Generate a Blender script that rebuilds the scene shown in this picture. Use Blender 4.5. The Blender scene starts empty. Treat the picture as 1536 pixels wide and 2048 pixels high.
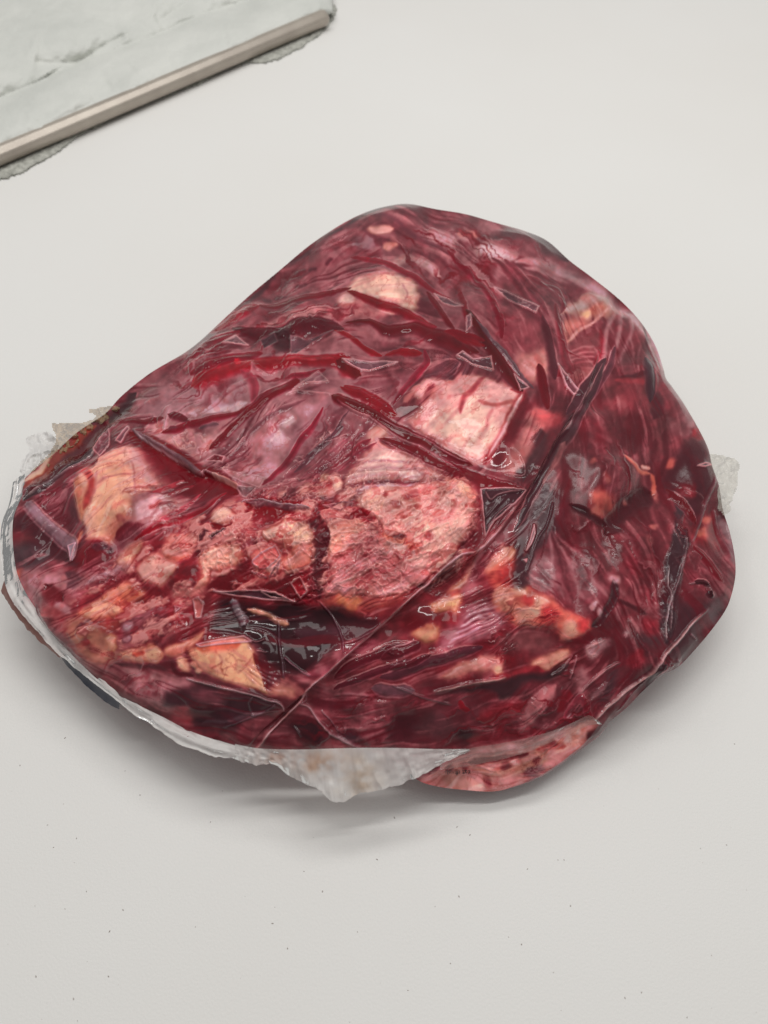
import math, random
import numpy as np
try:
    import bpy
except ImportError:
    bpy = None
R_ = math.radians

# ------------------------------------------------------------------ camera, world, lamps, exposure
PW, PH = 1536.0, 2048.0
HFOV = R_(52.0)
FPX = PW / 2 / math.tan(HFOV / 2)
CAM_ELEV = R_(54.0)
CAM_DIST = 0.475
CAM = np.array([0.0, -CAM_DIST * math.cos(CAM_ELEV), CAM_DIST * math.sin(CAM_ELEV)])
FWD = np.array([0.0, math.cos(CAM_ELEV), -math.sin(CAM_ELEV)])
RIGHT = np.array([1.0, 0.0, 0.0])
UP = np.array([0.0, math.sin(CAM_ELEV), math.cos(CAM_ELEV)])


def at(px, py, z):
    """The place in the scene at height z that the photograph shows at px, py."""
    px = np.asarray(px, float); py = np.asarray(py, float); z = np.asarray(z, float)
    d = (FWD + RIGHT * ((px - PW / 2) / FPX)[..., None] + UP * ((PH / 2 - py) / FPX)[..., None])
    t = (z - CAM[2]) / d[..., 2]
    return CAM + d * t[..., None]


def setup():
    sc = bpy.context.scene
    cd = bpy.data.cameras.new('camera')
    cam = bpy.data.objects.new('camera', cd)
    sc.collection.objects.link(cam)
    cam.location = CAM
    cam.rotation_euler = (R_(90) - CAM_ELEV, 0, 0)
    cd.sensor_fit = 'HORIZONTAL'
    cd.sensor_width = 36.0
    cd.lens = 18.0 / math.tan(HFOV / 2)
    cd.clip_start = 0.02
    cd.clip_end = 60
    cd.dof.use_dof = True
    cd.dof.focus_distance = 0.41
    cd.dof.aperture_fstop = 14.0
    sc.camera = cam
    sc.view_settings.view_transform = 'Standard'
    sc.view_settings.look = 'None'
    sc.view_settings.exposure = 0.0
    sc.view_settings.gamma = 1.0
    w = bpy.data.worlds.new('World')
    sc.world = w
    w.use_nodes = True
    bg = w.node_tree.nodes['Background']
    bg.inputs[0].default_value = (1.0, 0.995, 0.985, 1)
    bg.inputs[1].default_value = 0.24

    def tube(name, loc, sx, sy, power, rz=0.0, col=(1.0, 0.985, 0.965)):
        ld = bpy.data.lights.new(name, 'AREA')
        ld.shape = 'RECTANGLE'
        ld.size = sx; ld.size_y = sy
        ld.energy = power
        ld.color = col
        o = bpy.data.objects.new(name, ld)
        sc.collection.objects.link(o)
        o.location = loc
        o.rotation_euler = (0, 0, rz)
        return o
    # the room's ceiling lamps
    tube('ceiling_lamp', (0.15, 0.72, 1.60), 1.4, 0.30, 9.0, R_(6))
    tube('ceiling_lamp', (0.20, 0.16, 1.60), 1.2, 0.07, 7.2, R_(6))
    tube('ceiling_lamp', (-0.85, 0.45, 1.60), 0.34, 1.3, 5.0, R_(6))
    tube('ceiling_lamp', (0.95, 0.20, 1.60), 0.34, 1.3, 4.4, R_(6))
    sc.cycles.max_bounces = 8
    sc.cycles.transparent_max_bounces = 12
    sc.cycles.caustics_reflective = False
    sc.cycles.caustics_refractive = False


if bpy:
    setup()
# ------------------------------------------------------------------ survey of the pack: colours and relief
STEP = 1.5
X0, Y0, X1, Y1 = -6.0, 396.0, 1494.0, 1602.0
NX = int((X1 - X0) / STEP) + 1
NY = int((Y1 - Y0) / STEP) + 1
GX, GY = np.meshgrid(X0 + STEP * np.arange(NX), Y0 + STEP * np.arange(NY))
GX = GX.astype(np.float32); GY = GY.astype(np.float32)


def vnoise(x, y, seed):
    xi = np.floor(x).astype(np.int64); yi = np.floor(y).astype(np.int64)
    fx = (x - xi).astype(np.float32); fy = (y - yi).astype(np.float32)
    fx = fx * fx * fx * (fx * (fx * 6 - 15) + 10); fy = fy * fy * fy * (fy * (fy * 6 - 15) + 10)
    tab = np.random.RandomState(seed).rand(256, 256).astype(np.float32) * 2 - 1
    g = lambda a, b: tab[a & 255, b & 255]
    return (g(xi, yi) * (1 - fx) + g(xi + 1, yi) * fx) * (1 - fy) + (g(xi, yi + 1) * (1 - fx) + g(xi + 1, yi + 1) * fx) * fy


def fbm(x, y, scale, seed, octv=4, ang=0.0, stretch=1.0, gain=0.5):
    c, s = math.cos(ang), math.sin(ang)
    u = (x * c + y * s) / (scale * stretch); v = (-x * s + y * c) / scale
    out = 0; a = 1.0; tot = 0
    for k in range(octv):
        out = out + a * vnoise(u + 17.3 * k, v + 9.1 * k, seed + k)
        tot += a * 0.6
        a *= gain; u = u * 2.03; v = v * 2.03
    return (out / tot).astype(np.float32)


WX = fbm(GX, GY, 46, 1, 5); WY = fbm(GX, GY, 46, 11, 5)

C = np.zeros((NY, NX, 3), np.float32)      # own colour, sRGB 0..1
Hh = np.zeros((NY, NX), np.float32)        # relief in mm
CRK = np.full((NY, NX), 0.10, np.float32)  # how crinkled the film is
VEIL = np.zeros((NY, NX), np.float32)      # cloudy film
PART = np.zeros((NY, NX), np.int16)
PARTS = [('meat', None)]


def _blur(a, r):
    for ax in (0, 1):
        pad = [(0, 0)] * a.ndim; pad[ax] = (r + 1, r)
        c = np.cumsum(np.pad(a, pad, mode='edge').astype(np.float64), axis=ax)
        n = 2 * r + 1
        a = (np.take(c, range(n, c.shape[ax]), ax) - np.take(c, range(0, c.shape[ax] - n), ax)) / n
    return a.astype(np.float32)


def frame(x0, y0, w, wz=1536.0):
    k = w / wz
    return (x0, y0, k)


PX = (0, 0, 1.0)
T1 = frame(0, 780, 420); T2 = frame(0, 1180, 440); T3 = frame(400, 1160, 420); T4 = frame(780, 1160, 480)
T5 = frame(1140, 860, 360, 1475.0); T6 = frame(380, 400, 520); T7 = frame(780, 400, 580)
U1 = frame(200, 780, 440); U2 = frame(600, 660, 520); U3 = frame(600, 900, 520); U4 = frame(300, 960, 460)
U5 = frame(1000, 640, 480); U6 = frame(1000, 1060, 500); U7 = frame(820, 1400, 420)
V1 = frame(560, 800, 400); V2 = frame(1080, 440, 300); V3 = frame(300, 620, 400); V4 = frame(860, 1000, 400)


# which way fibres and stretched film run, sampled over the pack: x, y, degrees
FLOW = [(820, 430, 20), (700, 480, -30), (560, 580, -25), (950, 500, 35), (1100, 560, 30), (1200, 620, 60), (1000, 650, 50), (760, 650, 10), (450, 720, -20), (500, 850, -45), (640, 880, -45),
        (950, 830, -50), (880, 1000, -35), (700, 1100, -25), (500, 1100, -30), (300, 1000, -30), (200, 1150, -35), (120, 1000, -40), (300, 1250, -30), (250, 1370, 35), (480, 1350, 25), (640, 1260, -8),
        (800, 1320, -22), (1000, 1250, -25), (1080, 1200, 40), (900, 1400, -15), (1150, 1400, -40), (1200, 1100, 60), (1300, 1200, 60), (1250, 900, 80), (1350, 1000, 70), (1420, 1150, 55),
        (1280, 700, 65), (1350, 850, 70), (1080, 900, -65), (1010, 1090, -50), (1000, 1540, -18), (560, 1440, 10)]


def flow_noise(scale, seed, steps, octv=2):
    """noise drawn out along the flow"""
    c = np.zeros(GX.shape); s = np.zeros(GX.shape); ws = 0
    for x, y, a in FLOW:
        w = 1 / (((GX - x) ** 2 + (GY - y) ** 2) + 900.0) ** 1.5
        c += w * math.cos(R_(2 * a)); s += w * math.sin(R_(2 * a))
    th = 0.5 * np.arctan2(s, c) + 0.35 * fbm(GX, GY, 60, seed + 5, 3)
    ux, uy = np.cos(th).astype(np.float32), np.sin(th).astype(np.float32)
    n = fbm(GX, GY, scale, seed, octv)
    out = n.copy()
    jj, ii = np.mgrid[0:NY, 0:NX].astype(np.float32)
    for sg in (1, -1):
        x = ii.copy(); y = jj.copy(); px = ux * sg; py = uy * sg
        for k in range(steps):
            x += 1.6 * px; y += 1.6 * py
            a = np.clip(x, 0, NX - 1).astype(np.int32); b = np.clip(y, 0, NY - 1).astype(np.int32)
            qx = ux[b, a]; qy = uy[b, a]
            d = np.sign(qx * px + qy * py); px = qx * d; py = qy * d
            out += n[b, a] * (1 - k / steps)
    return (out / (out.std() + 1e-6) * 0.5).astype(np.float32)


def loc(f, pts):
    p = np.array([q[:2] for q in pts], np.float32)
    return p * f[2] + np.array(f[:2], np.float32)


def catmull(p, n=5, closed=False):
    p = np.asarray(p, np.float32)
    m = len(p)
    if m < 3 and not closed:
        return p
    out = []
    for i in range(m if closed else m - 1):
        if closed:
            a, b, c, d = p[(i - 1) % m], p[i], p[(i + 1) % m], p[(i + 2) % m]
        else:
            a, b, c, d = p[max(i - 1, 0)], p[i], p[i + 1], p[min(i + 2, m - 1)]
        for k in range(n):
            t = k / n
            out.append(0.5 * ((2 * b) + (c - a) * t + (2 * a - 5 * b + 4 * c - d) * t * t + (3 * b - a - 3 * c + d) * t ** 3))
    if not closed:
        out.append(p[-1])
    return np.array(out, np.float32)


def window(p, m):
    x0 = max(int((p[:, 0].min() - m - X0) / STEP), 0); x1 = min(int((p[:, 0].max() + m - X0) / STEP) + 2, NX)
    y0 = max(int((p[:, 1].min() - m - Y0) / STEP), 0); y1 = min(int((p[:, 1].max() + m - Y0) / STEP) + 2, NY)
    return (slice(y0, max(y1, y0 + 1)), slice(x0, max(x1, x0 + 1)))


def seg_dist(x, y, p, closed=False):
    """distance to a polyline, position along it and side"""
    best = np.full(x.shape, 1e9, np.float32); tt = np.zeros(x.shape, np.float32); sd = np.ones(x.shape, np.float32)
    m = len(p)
    n = m if closed else m - 1
    for i in range(n):
        ax, ay = p[i]; bx, by = p[(i + 1) % m]
        dx, dy = bx - ax, by - ay
        L = dx * dx + dy * dy + 1e-9
        t = np.clip(((x - ax) * dx + (y - ay) * dy) / L, 0, 1)
        ex = x - ax - t * dx; ey = y - ay - t * dy
        d = ex * ex + ey * ey
        w = d < best
        best = np.where(w, d, best); tt = np.where(w, i + t, tt)
        sd = np.where(w, np.sign(dx * (y - ay) - dy * (x - ax)), sd)
    return np.sqrt(best), tt / max(n, 1), sd


def inside(x, y, p):
    c = np.zeros(x.shape, bool)
    m = len(p)
    for i in range(m):
        ax, ay = p[i]; bx, by = p[(i + 1) % m]
        if ay == by:
            continue
        k = ((ay > y) != (by > y)) & (x < (bx - ax) * (y - ay) / (by - ay) + ax)
        c ^= k
    return c


def sstep(e0, e1, x):
    t = np.clip((x - e0) / (e1 - e0), 0, 1)
    return t * t * (3 - 2 * t)


def mixc(w, a, col, op):
    c = np.array(col, np.float32) / 255.0
    k = (a * op)[..., None]
    C[w] = C[w] * (1 - k) + c * k


def A(f, pts, col, op=1.0, soft=7.0, warp=7.0, h=0.0, crk=None, veil=None, part=None, shade=0.0, smooth=True):
    """an area of one colour with a soft wandering edge; h raises it like a cushion"""
    p = loc(f, pts)
    if smooth:
        p = catmull(p, 4, True)
    w = window(p, soft + warp * 1.5 + 6)
    x = GX[w] + WX[w] * warp; y = GY[w] + WY[w] * warp
    d, _, _ = seg_dist(x, y, p, True)
    s = np.where(inside(x, y, p), d, -d)
    soft = soft * 1.45
    a = sstep(-soft, soft, s)
    if col is not None:
        if isinstance(col, tuple):
            mixc(w, a, col, op)
    if h:
        e = np.clip(s / 40.0, 0, 1)
        Hh[w] += 0.75 * h * np.sqrt(1 - (1 - e) ** 2)
    if crk is not None:
        CRK[w] = CRK[w] * (1 - a) + crk * a
    if veil is not None:
        VEIL[w] = VEIL[w] * (1 - a) + veil * a
    if part:
        PARTS.append(part)
        PART[w] = np.where(a > 0.5, len(PARTS) - 1, PART[w])


def G(cx, cy, rx, ry, h, ang=0.0):
    """a broad swelling or hollow"""
    c, s_ = math.cos(R_(ang)), math.sin(R_(ang))
    u = ((GX - cx) * c + (GY - cy) * s_) / rx; v = (-(GX - cx) * s_ + (GY - cy) * c) / ry
    Hh[:] += h * np.exp(-(u * u + v * v) ** 1.3)


def dots(f, pts, r, col, op=1.0, soft=None, warp=7.0, h=0.0):
    for q in pts:
        rr = (q[2] if len(q) > 2 else r) * f[2]
        p = loc(f, [q])
        w = window(p, rr * 1.8 + warp * 2)
        x = GX[w] + WX[w] * warp; y = GY[w] + WY[w] * warp
        d = np.hypot(x - p[0, 0], y - p[0, 1]) / rr
        a = sstep(1.25, 0.35, d)
        mixc(w, a, col, op)
        if h:
            Hh[w] += h * a


def widths(pts, wd, f, t):
    ws = np.array([(q[2] if len(q) > 2 else wd) for q in pts], np.float32) * f[2] * 0.5
    return np.interp(t * (len(pts) - 1), np.arange(len(pts)), ws)


def S(f, pts, wd, col, op=1.0, soft=0.6, warp=4.0, h=0.0, veil=None, crk=None, taper=0.15):
    """a painted streak (no fold)"""
    p = catmull(loc(f, pts), 4)
    mw = max([wd] + [q[2] for q in pts if len(q) > 2]) * f[2]
    w = window(p, mw * 1.2 + warp * 1.5 + 3)
    x = GX[w] + WX[w] * warp; y = GY[w] + WY[w] * warp
    d, t, _ = seg_dist(x, y, p)
    hw = widths(pts, wd, f, t)
    if taper:
        hw = hw * (0.25 + 0.75 * np.clip(np.minimum(t, 1 - t) / taper, 0, 1))
    q = d / np.maximum(hw, 0.5)
    a = sstep(1 + soft, 1 - soft, q)
    if col is not None:
        mixc(w, a, col, op)
    if h:
        Hh[w] += h * np.clip(1 - q * q, 0, 1)
    if veil is not None:
        VEIL[w] = np.maximum(VEIL[w], veil * a)
    if crk is not None:
        CRK[w] = np.maximum(CRK[w], crk * a)


BLOOD = (118, 4, 22)
LIP_SHINE = (178, 118, 120)  # pale highlight tone painted along film edges


def F(f, pts, wd, col=BLOOD, h=None, op=0.95, lip=0.24, taper=0.25, warp=3.0, side=0, soft=0.28):
    """a fold of the film standing up over trapped blood: crest, dark filling and a pale highlight painted on each foot"""
    col = tuple(min(c * 1.2, 255) for c in col)
    p = catmull(loc(f, pts), 5)
    mw = max([wd if wd else 0] + [q[2] for q in pts if len(q) > 2]) * f[2]
    w = window(p, mw * 2.2 + warp * 1.5 + 8)
    x = GX[w] + WX[w] * warp; y = GY[w] + WY[w] * warp
    d, t, sd = seg_dist(x, y, p)
    hw = widths(pts, wd, f, t)
    ends = np.clip(np.minimum(t, 1 - t) / taper, 0, 1) if taper else np.ones_like(t)
    hw = np.maximum(hw * 1.45 * (0.2 + 0.8 * ends ** 0.7), 0.6)
    q = d / hw
    sf = np.where(sd < 0, soft * 0.8, soft * 2.6)
    a = np.clip((1 + sf - q) / (2 * sf), 0, 1)
    a = a * a * (3 - 2 * a)
    # pale highlight painted just outside the filling
    if lip:
        lp = np.exp(-((q - 1.18) / 0.20) ** 2) * lip * (0.4 + 0.6 * ends)
        mixc(w, lp * np.where(sd < 0, 1.0, 0.55), LIP_SHINE, 1.0)
    mixc(w, a, col, op)
    # deep middle
    mixc(w, sstep(0.8, 0.1, q) * a, tuple(c * 0.8 for c in col), 0.4)
    CRK[w] = CRK[w] * (1 - 0.8 * a)
    h = min(mw * 0.038, 0.75) if h is None else h * 0.42
    crest = np.clip(1 - q ** 1.7, 0, 1)
    lipr = np.exp(-((q - 1.25) / 0.28) ** 2) * 0.30
    moat = -0.22 * np.exp(-((q - 0.85) / 0.2) ** 2)
    Hh[w] += h * (0.35 + 0.65 * ends) * (crest * 0.75 + lipr * np.where(sd < 0, 1.0, 0.4) + moat * 0.5)


def ridge(f, pts, wd, h=0.8, col=LIP_SHINE, op=0.45, warp=2.0, taper=0.1):
    """a thin sharp crease of clear film, with a highlight line painted along it"""
    p = catmull(loc(f, pts), 5)
    w = window(p, wd * f[2] * 2 + warp * 2 + 4)
    x = GX[w] + WX[w] * warp; y = GY[w] + WY[w] * warp
    d, t, _ = seg_dist(x, y, p)
    hw = wd * f[2] * 0.5
    ends = np.clip(np.minimum(t, 1 - t) / taper, 0, 1)
    q = d / max(hw, 1.2)
    Hh[w] += h * ends * np.exp(-q * q)
    if col:
        mixc(w, np.exp(-q * q) * ends, col, op)


def W(f, pts, ang, sc, h=0.5, red=0.5, stretch=7.0, seed=1, pale=0.25, bend=0.5):
    """a field of fine drawn wrinkles running at one angle"""
    p = catmull(loc(f, pts), 4, True)
    w = window(p, 20)
    x = GX[w]; y = GY[w]
    d, _, _ = seg_dist(x + WX[w] * 12, y + WY[w] * 12, p, True)
    s = np.where(inside(x + WX[w] * 12, y + WY[w] * 12, p), d, -d)
    a = sstep(-6, 26, s)
    bx = x + bend * 40 * WX[w]; by = y + bend * 40 * WY[w]
    n = fbm(bx, by, sc, 600 + seed * 13, 3, R_(ang), stretch, 0.4)
    r = np.clip(1 - 2.4 * np.abs(n), 0, 1) ** 2
    big = sstep(-0.3, 0.4, fbm(x, y, sc * 4, 700 + seed, 2))
    Hh[w] += 1.5 * h * r * a * big
    n2 = fbm(bx + 3, by + 4, sc, 600 + seed * 13, 3, R_(ang), stretch, 0.4)
    mixc(w, np.clip(1 - 3.5 * np.abs(n2 - 0.18), 0, 1) * a * big, BLOOD, min(red * 1.3, 0.9))
    mixc(w, np.clip(1 - 4 * np.abs(n + 0.12), 0, 1) * a * big, LIP_SHINE, pale)  # pale highlight painted along the wrinkles


def ledge(f, pts, wd, h):
    """the left-hand side of the line stands higher than the right-hand side"""
    p = catmull(loc(f, pts), 5)
    r = wd * f[2]
    w = window(p, r * 1.6 + 6)
    d, t, sd = seg_dist(GX[w], GY[w], p)
    ends = np.clip(np.minimum(t, 1 - t) / 0.2, 0, 1)
    up = np.exp(-(d / r) ** 2)
    step = np.where(sd < 0, up, -0.5 * up * np.clip(d / 3.0, -1, 1) + up * np.clip(1 - d / 3.0, 0, 1))
    Hh[w] += h * ends * step


def facet(f, pts, col=(92, 58, 66), op=0.9, h=0.5, edge=0.28, crk=None):
    """a flat stretched triangle of film between creases"""
    p = loc(f, pts)
    w = window(p, 10)
    x = GX[w] + WX[w] * 1.5; y = GY[w] + WY[w] * 1.5
    d, _, _ = seg_dist(x, y, p, True)
    ins = inside(x, y, p)
    s = np.where(ins, d, -d)
    a = sstep(-2, 2, s)
    mixc(w, a, col, op)
    e = np.exp(-(s / 1.8) ** 2)
    mixc(w, e, LIP_SHINE, edge)  # highlight painted round the facet's edge
    Hh[w] += e * h
    if crk is not None:
        CRK[w] = CRK[w] * (1 - a) + crk * a


def paint():
    # ---- ground tone of the muscle, with slow changes of hue
    base = np.array([118, 50, 58], np.float32) / 255
    n1 = fbm(GX, GY, 95, 31, 4, R_(28), 1.9); n2 = fbm(GX, GY, 38, 41, 4, R_(40), 2.2); n3 = fbm(GX, GY, 22, 47, 4)
    C[:] = base
    full = (slice(0, NY), slice(0, NX))
    mixc(full, sstep(0.0, 0.9, n1), (150, 86, 92), 0.8)
    mixc(full, sstep(-0.05, -0.8, n1), (82, 24, 34), 0.8)
    mixc(full, sstep(0.1, 0.9, n2), (150, 82, 88), 0.35)
    mixc(full, sstep(0.15, 0.9, n3), (146, 30, 44), 0.3)
    # where the film lies slack and satin instead of glossy
    A(PX, [(1175, 640), (1330, 720), (1480, 1000), (1480, 1180), (1300, 1400), (1180, 1340), (1120, 1240), (1040, 1130), (1060, 960), (1140, 800)], None, soft=16, veil=1.0)
    A(PX, [(560, 520), (800, 400), (1000, 440), (1200, 560), (1340, 780), (1200, 660), (1060, 560), (900, 500), (760, 500), (600, 600)], None, soft=20, veil=0.7)
    A(PX, [(20, 1120), (150, 1180), (260, 1290), (420, 1400), (560, 1480), (500, 1510), (250, 1420), (60, 1250)], None, soft=16, veil=0.7)
    # regional tones
    A(PX, [(430, 660), (620, 500), (800, 410), (1000, 450), (1200, 570), (1120, 760), (900, 720), (640, 760), (330, 860), (250, 800)], (134, 74, 80), 0.6, 40, 10)
    A(PX, [(280, 790), (480, 700), (700, 720), (720, 840), (640, 930), (500, 990), (330, 900)], (146, 90, 96), 0.75, 26, 8)
    A(PX, [(1130, 830), (1250, 740), (1370, 830), (1440, 1000), (1460, 1160), (1340, 1330), (1180, 1420), (1120, 1250), (1060, 1080)], (116, 45, 53), 0.75, 30, 10)
    A(PX, [(560, 1440), (700, 1380), (960, 1360), (1180, 1330), (1300, 1340), (1200, 1440), (950, 1500), (600, 1500)], (104, 36, 46), 0.7, 24, 10)
    A(PX, [(20, 1140), (120, 1150), (220, 1200), (330, 1330), (420, 1430), (400, 1470), (250, 1400), (110, 1270)], (140, 78, 82), 0.8, 22, 8)
    # fibres
    f1 = flow_noise(9, 51, 26)
    mreg = sstep(0.2, 0.9, f1)
    mixc(full, mreg, (164, 92, 96), 0.30)
    mixc(full, sstep(-0.2, -0.9, f1), (84, 10, 26), 0.35)

    A(PX, [(330, 1050), (480, 1000), (660, 1010), (960, 1040), (940, 1180), (760, 1240), (560, 1230), (420, 1300), (200, 1300), (140, 1200), (180, 1100)], (140, 24, 38), 0.8, 26, 8)
    A(PX, [(760, 1230), (900, 1130), (1060, 1060), (1150, 1180), (1180, 1300), (1000, 1350), (760, 1350)], (136, 34, 46), 0.7, 26, 8)
    G(590, 1235, 190, 46, -5.0, 8)
    G(800, 1050, 170, 120, 4.0)
    G(540, 1100, 110, 80, 2.5)
    G(240, 990, 110, 90, 3.0)
    G(430, 1330, 110, 50, 2.0, 10)
    G(1260, 1020, 130, 40, -4.5, -35)
    G(1200, 920, 90, 90, 2.5)
    G(1130, 1235, 110, 50, 3.0, 30)
    G(480, 1440, 160, 34, -3.0, 5)
    G(620, 660, 320, 60, 2.0, -12)
    G(930, 850, 110, 70, 2.0)
    G(110, 1040, 60, 70, -3.0)
    G(130, 1220, 80, 60, 2.0, 40)
    ledge(PX, [(480, 1500), (620, 1375), (830, 1190), (965, 1098), (1043, 1000), (1110, 880), (1165, 800), (1205, 680)], 70, 3.0)
    # ================= far end (top)
    A(T7, [(470, 230), (545, 235), (650, 295), (640, 325), (560, 312), (470, 280)], (192, 150, 146), 0.85, 6, 6)  # patch of film sheen, painted in
    A(T7, [(180, 160), (320, 140), (400, 185), (310, 225), (200, 200)], (186, 134, 134), 0.75, 12, 8)
    S(T7, [(360, 165), (480, 175)], 34, (176, 90, 86), 0.8)
    A(T7, [(480, 180), (640, 165), (760, 180), (880, 260), (945, 315), (880, 325), (760, 275), (600, 210)], (72, 26, 35), 0.85, 9, 8)
    A(T7, [(560, 220), (700, 210), (790, 260), (760, 300), (640, 270)], (122, 48, 58), 0.6, 10, 8)
    S(T7, [(730, 185), (860, 250), (945, 320)], 44, (56, 24, 34), 0.9)
    S(T7, [(660, 345), (800, 350), (940, 390), (1100, 470), (1200, 560), (1300, 640), (1400, 780), (1450, 900)], 46, (176, 134, 136), 0.65, 0.9)  # sheen along the right rim, painted as a pale streak
    S(T7, [(700, 380), (860, 400), (1040, 490), (1180, 560)], 22, (170, 120, 122), 0.6)
    S(T7, [(780, 410), (960, 450), (1090, 520)], 26, (120, 50, 60), 0.8)
    A(T7, [(1020, 490), (1130, 520), (1190, 570), (1130, 640), (1020, 640), (920, 600), (900, 580)], (186, 134, 120), 0.85, 8, 10, h=0.6, part=('fat', None))
    A(V2, [(440, 900), (650, 880), (680, 960), (560, 1030), (430, 980)], (198, 112, 92), 0.8, 8, 8)
    dots(V2, [(480, 970, 50)], 50, (222, 160, 112), 0.8)
    A(V2, [(240, 1040), (420, 1020), (520, 1080), (330, 1160), (260, 1220)], (198, 110, 98), 0.85, 8, 6)
    A(V2, [(250, 860), (400, 800), (600, 780), (520, 880), (350, 930), (270, 930)], (178, 140, 128), 0.8, 8, 8)
    S(V2, [(270, 1230), (400, 1130), (560, 1060), (700, 900)], 30, (212, 150, 132), 0.7)
    A(V2, [(300, 1230), (520, 1130), (640, 1150), (600, 1420), (420, 1560), (300, 1480)], (140, 62, 68), 0.8, 10, 8)
    for k in range(5):
        S(V2, [(300, 1330 + 60 * k), (420, 1290 + 62 * k), (560, 1300 + 60 * k)], 20, (176, 100, 104), 0.5)
    A(V2, [(310, 1560), (440, 1520), (480, 1640), (380, 1720), (300, 1680)], (164, 84, 84), 0.8, 10, 8)
    S(V2, [(620, 1130), (640, 1300), (580, 1450), (520, 1560)], 60, (150, 20, 40), 0.75)
    # painted sheen streaks on the film stretched over the right shoulder
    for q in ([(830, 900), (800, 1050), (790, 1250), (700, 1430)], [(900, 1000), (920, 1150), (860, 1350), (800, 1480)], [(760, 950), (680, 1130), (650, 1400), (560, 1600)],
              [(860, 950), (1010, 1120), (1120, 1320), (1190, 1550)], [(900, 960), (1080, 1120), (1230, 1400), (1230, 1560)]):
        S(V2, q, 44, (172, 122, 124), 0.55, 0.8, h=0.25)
    A(V2, [(930, 1150), (1060, 1290), (1110, 1500), (900, 1620), (820, 1500), (880, 1330)], (112, 46, 54), 0.75, 12, 6)
    for q in ([(900, 1200), (950, 1350), (920, 1560)], [(1030, 1300), (980, 1450), (960, 1580)]):
        S(V2, q, 20, (158, 104, 106), 0.5)
    S(V2, [(800, 1640), (920, 1650), (1060, 1600), (1130, 1640)], 60, (66, 18, 28), 0.85)
    S(V2, [(1050, 1000), (1090, 1300), (1130, 1560)], 26, (90, 36, 46), 0.6)
    # upper left flank
    A(T6, [(950, 500), (1010, 460), (1120, 440), (1250, 450), (1330, 500), (1345, 600), (1310, 660), (1200, 612), (1050, 560), (930, 545)], (217, 160, 134), 0.97, 6, 8, h=1.0, crk=0.2, part=('fat', None))
    S(T6, [(1010, 470), (1100, 440), (1240, 450)], 26, (176, 96, 100), 0.5)
    S(T6, [(1250, 500), (1285, 560), (1260, 600)], 10, (170, 100, 96), 0.8)
    A(T6, [(880, 590), (930, 562), (1060, 610), (1190, 680), (1080, 695), (920, 690)], (178, 96, 98), 0.9, 7, 6, h=0.5)
    A(T6, [(875, 600), (910, 570), (960, 585), (960, 625), (900, 635)], (216, 160, 140), 0.9, 6, 5)
    S(T6, [(1000, 580), (1130, 640), (1220, 690)], 26, (214, 160, 144), 0.7)
    A(T6, [(630, 670), (760, 650), (900, 645), (930, 700), (780, 715), (640, 715)], (178, 104, 106), 0.85, 8, 7)
    A(T6, [(430, 750), (540, 690), (610, 670), (625, 715), (520, 760)], (172, 100, 102), 0.9, 7, 6)
    S(T6, [(1050, 178), (1130, 190), (1200, 180)], 36, (202, 132, 116), 0.85)
    S(T6, [(1140, 285), (1180, 265), (1220, 245)], 40, (200, 120, 108), 0.8)
    S(T6, [(960, 250), (1030, 255), (1080, 225)], 70, (150, 104, 112), 0.7)
    S(T6, [(1180, 400), (1280, 330), (1400, 380), (1480, 430)], 50, (186, 138, 134), 0.6, 0.8)
    for q in ([(610, 420), (680, 400)], [(690, 410), (740, 400)], [(620, 500), (690, 480)], [(800, 390), (850, 350)], [(480, 560), (560, 550)], [(420, 590), (470, 570)]):
        S(T6, q, 20, (92, 32, 44), 0.8)
    S(T6, [(0, 900), (120, 780), (330, 620), (520, 420), (740, 270), (920, 150), (1100, 60), (1280, 28)], 22, (70, 40, 46), 0.7)
    S(T6, [(900, 160), (1000, 150), (1100, 220), (1240, 250)], 24, (116, 52, 62), 0.7)
    S(T6, [(1080, 100), (1200, 120), (1320, 200), (1480, 270)], 26, (112, 50, 62), 0.7)
    A(T6, [(640, 870), (760, 830), (900, 830), (1040, 890), (1120, 940), (900, 945), (640, 940)], (150, 84, 90), 0.85, 8, 5)
    A(T6, [(920, 790), (1060, 740), (1200, 790), (1220, 850), (1080, 840)], (158, 88, 94), 0.8, 8, 5)
    # sheet of mauve muscle above the ledge (left)
    A(V3, [(0, 640), (300, 560), (720, 500), (780, 720), (700, 760), (300, 860), (0, 830)], (150, 96, 102), 0.85, 14, 6)
    S(V3, [(310, 800), (470, 760), (750, 735)], 46, (192, 150, 146), 0.85, 0.7)  # grey highlight painted across the sheet
    S(V3, [(330, 830), (560, 690), (740, 570)], 60, (168, 118, 122), 0.5, 0.9)
    A(V3, [(0, 930), (150, 860), (420, 940), (640, 860), (480, 1060), (420, 1170), (260, 1160), (20, 1010)], (158, 98, 100), 0.8, 10, 6)
    dots(V3, [(60, 900, 50), (180, 1030, 60), (420, 1020, 60)], 50, (196, 124, 116), 0.7)
    A(V3, [(560, 1240), (700, 1150), (900, 1140), (960, 1200), (870, 1330), (720, 1330)], (178, 122, 126), 0.8, 10, 6)
    A(V3, [(760, 940), (900, 800), (1150, 720), (1290, 740), (1180, 900), (1000, 1110), (820, 1110), (700, 1130)], (162, 104, 108), 0.8, 12, 8)
    dots(V3, [(960, 950, 70), (1050, 840, 60), (1210, 770, 50), (880, 980, 50)], 60, (190, 140, 140), 0.6)
    A(V3, [(1060, 900), (1300, 720), (1480, 760), (1240, 1030), (1120, 1180)], (140, 84, 92), 0.75, 10, 6)

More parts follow.
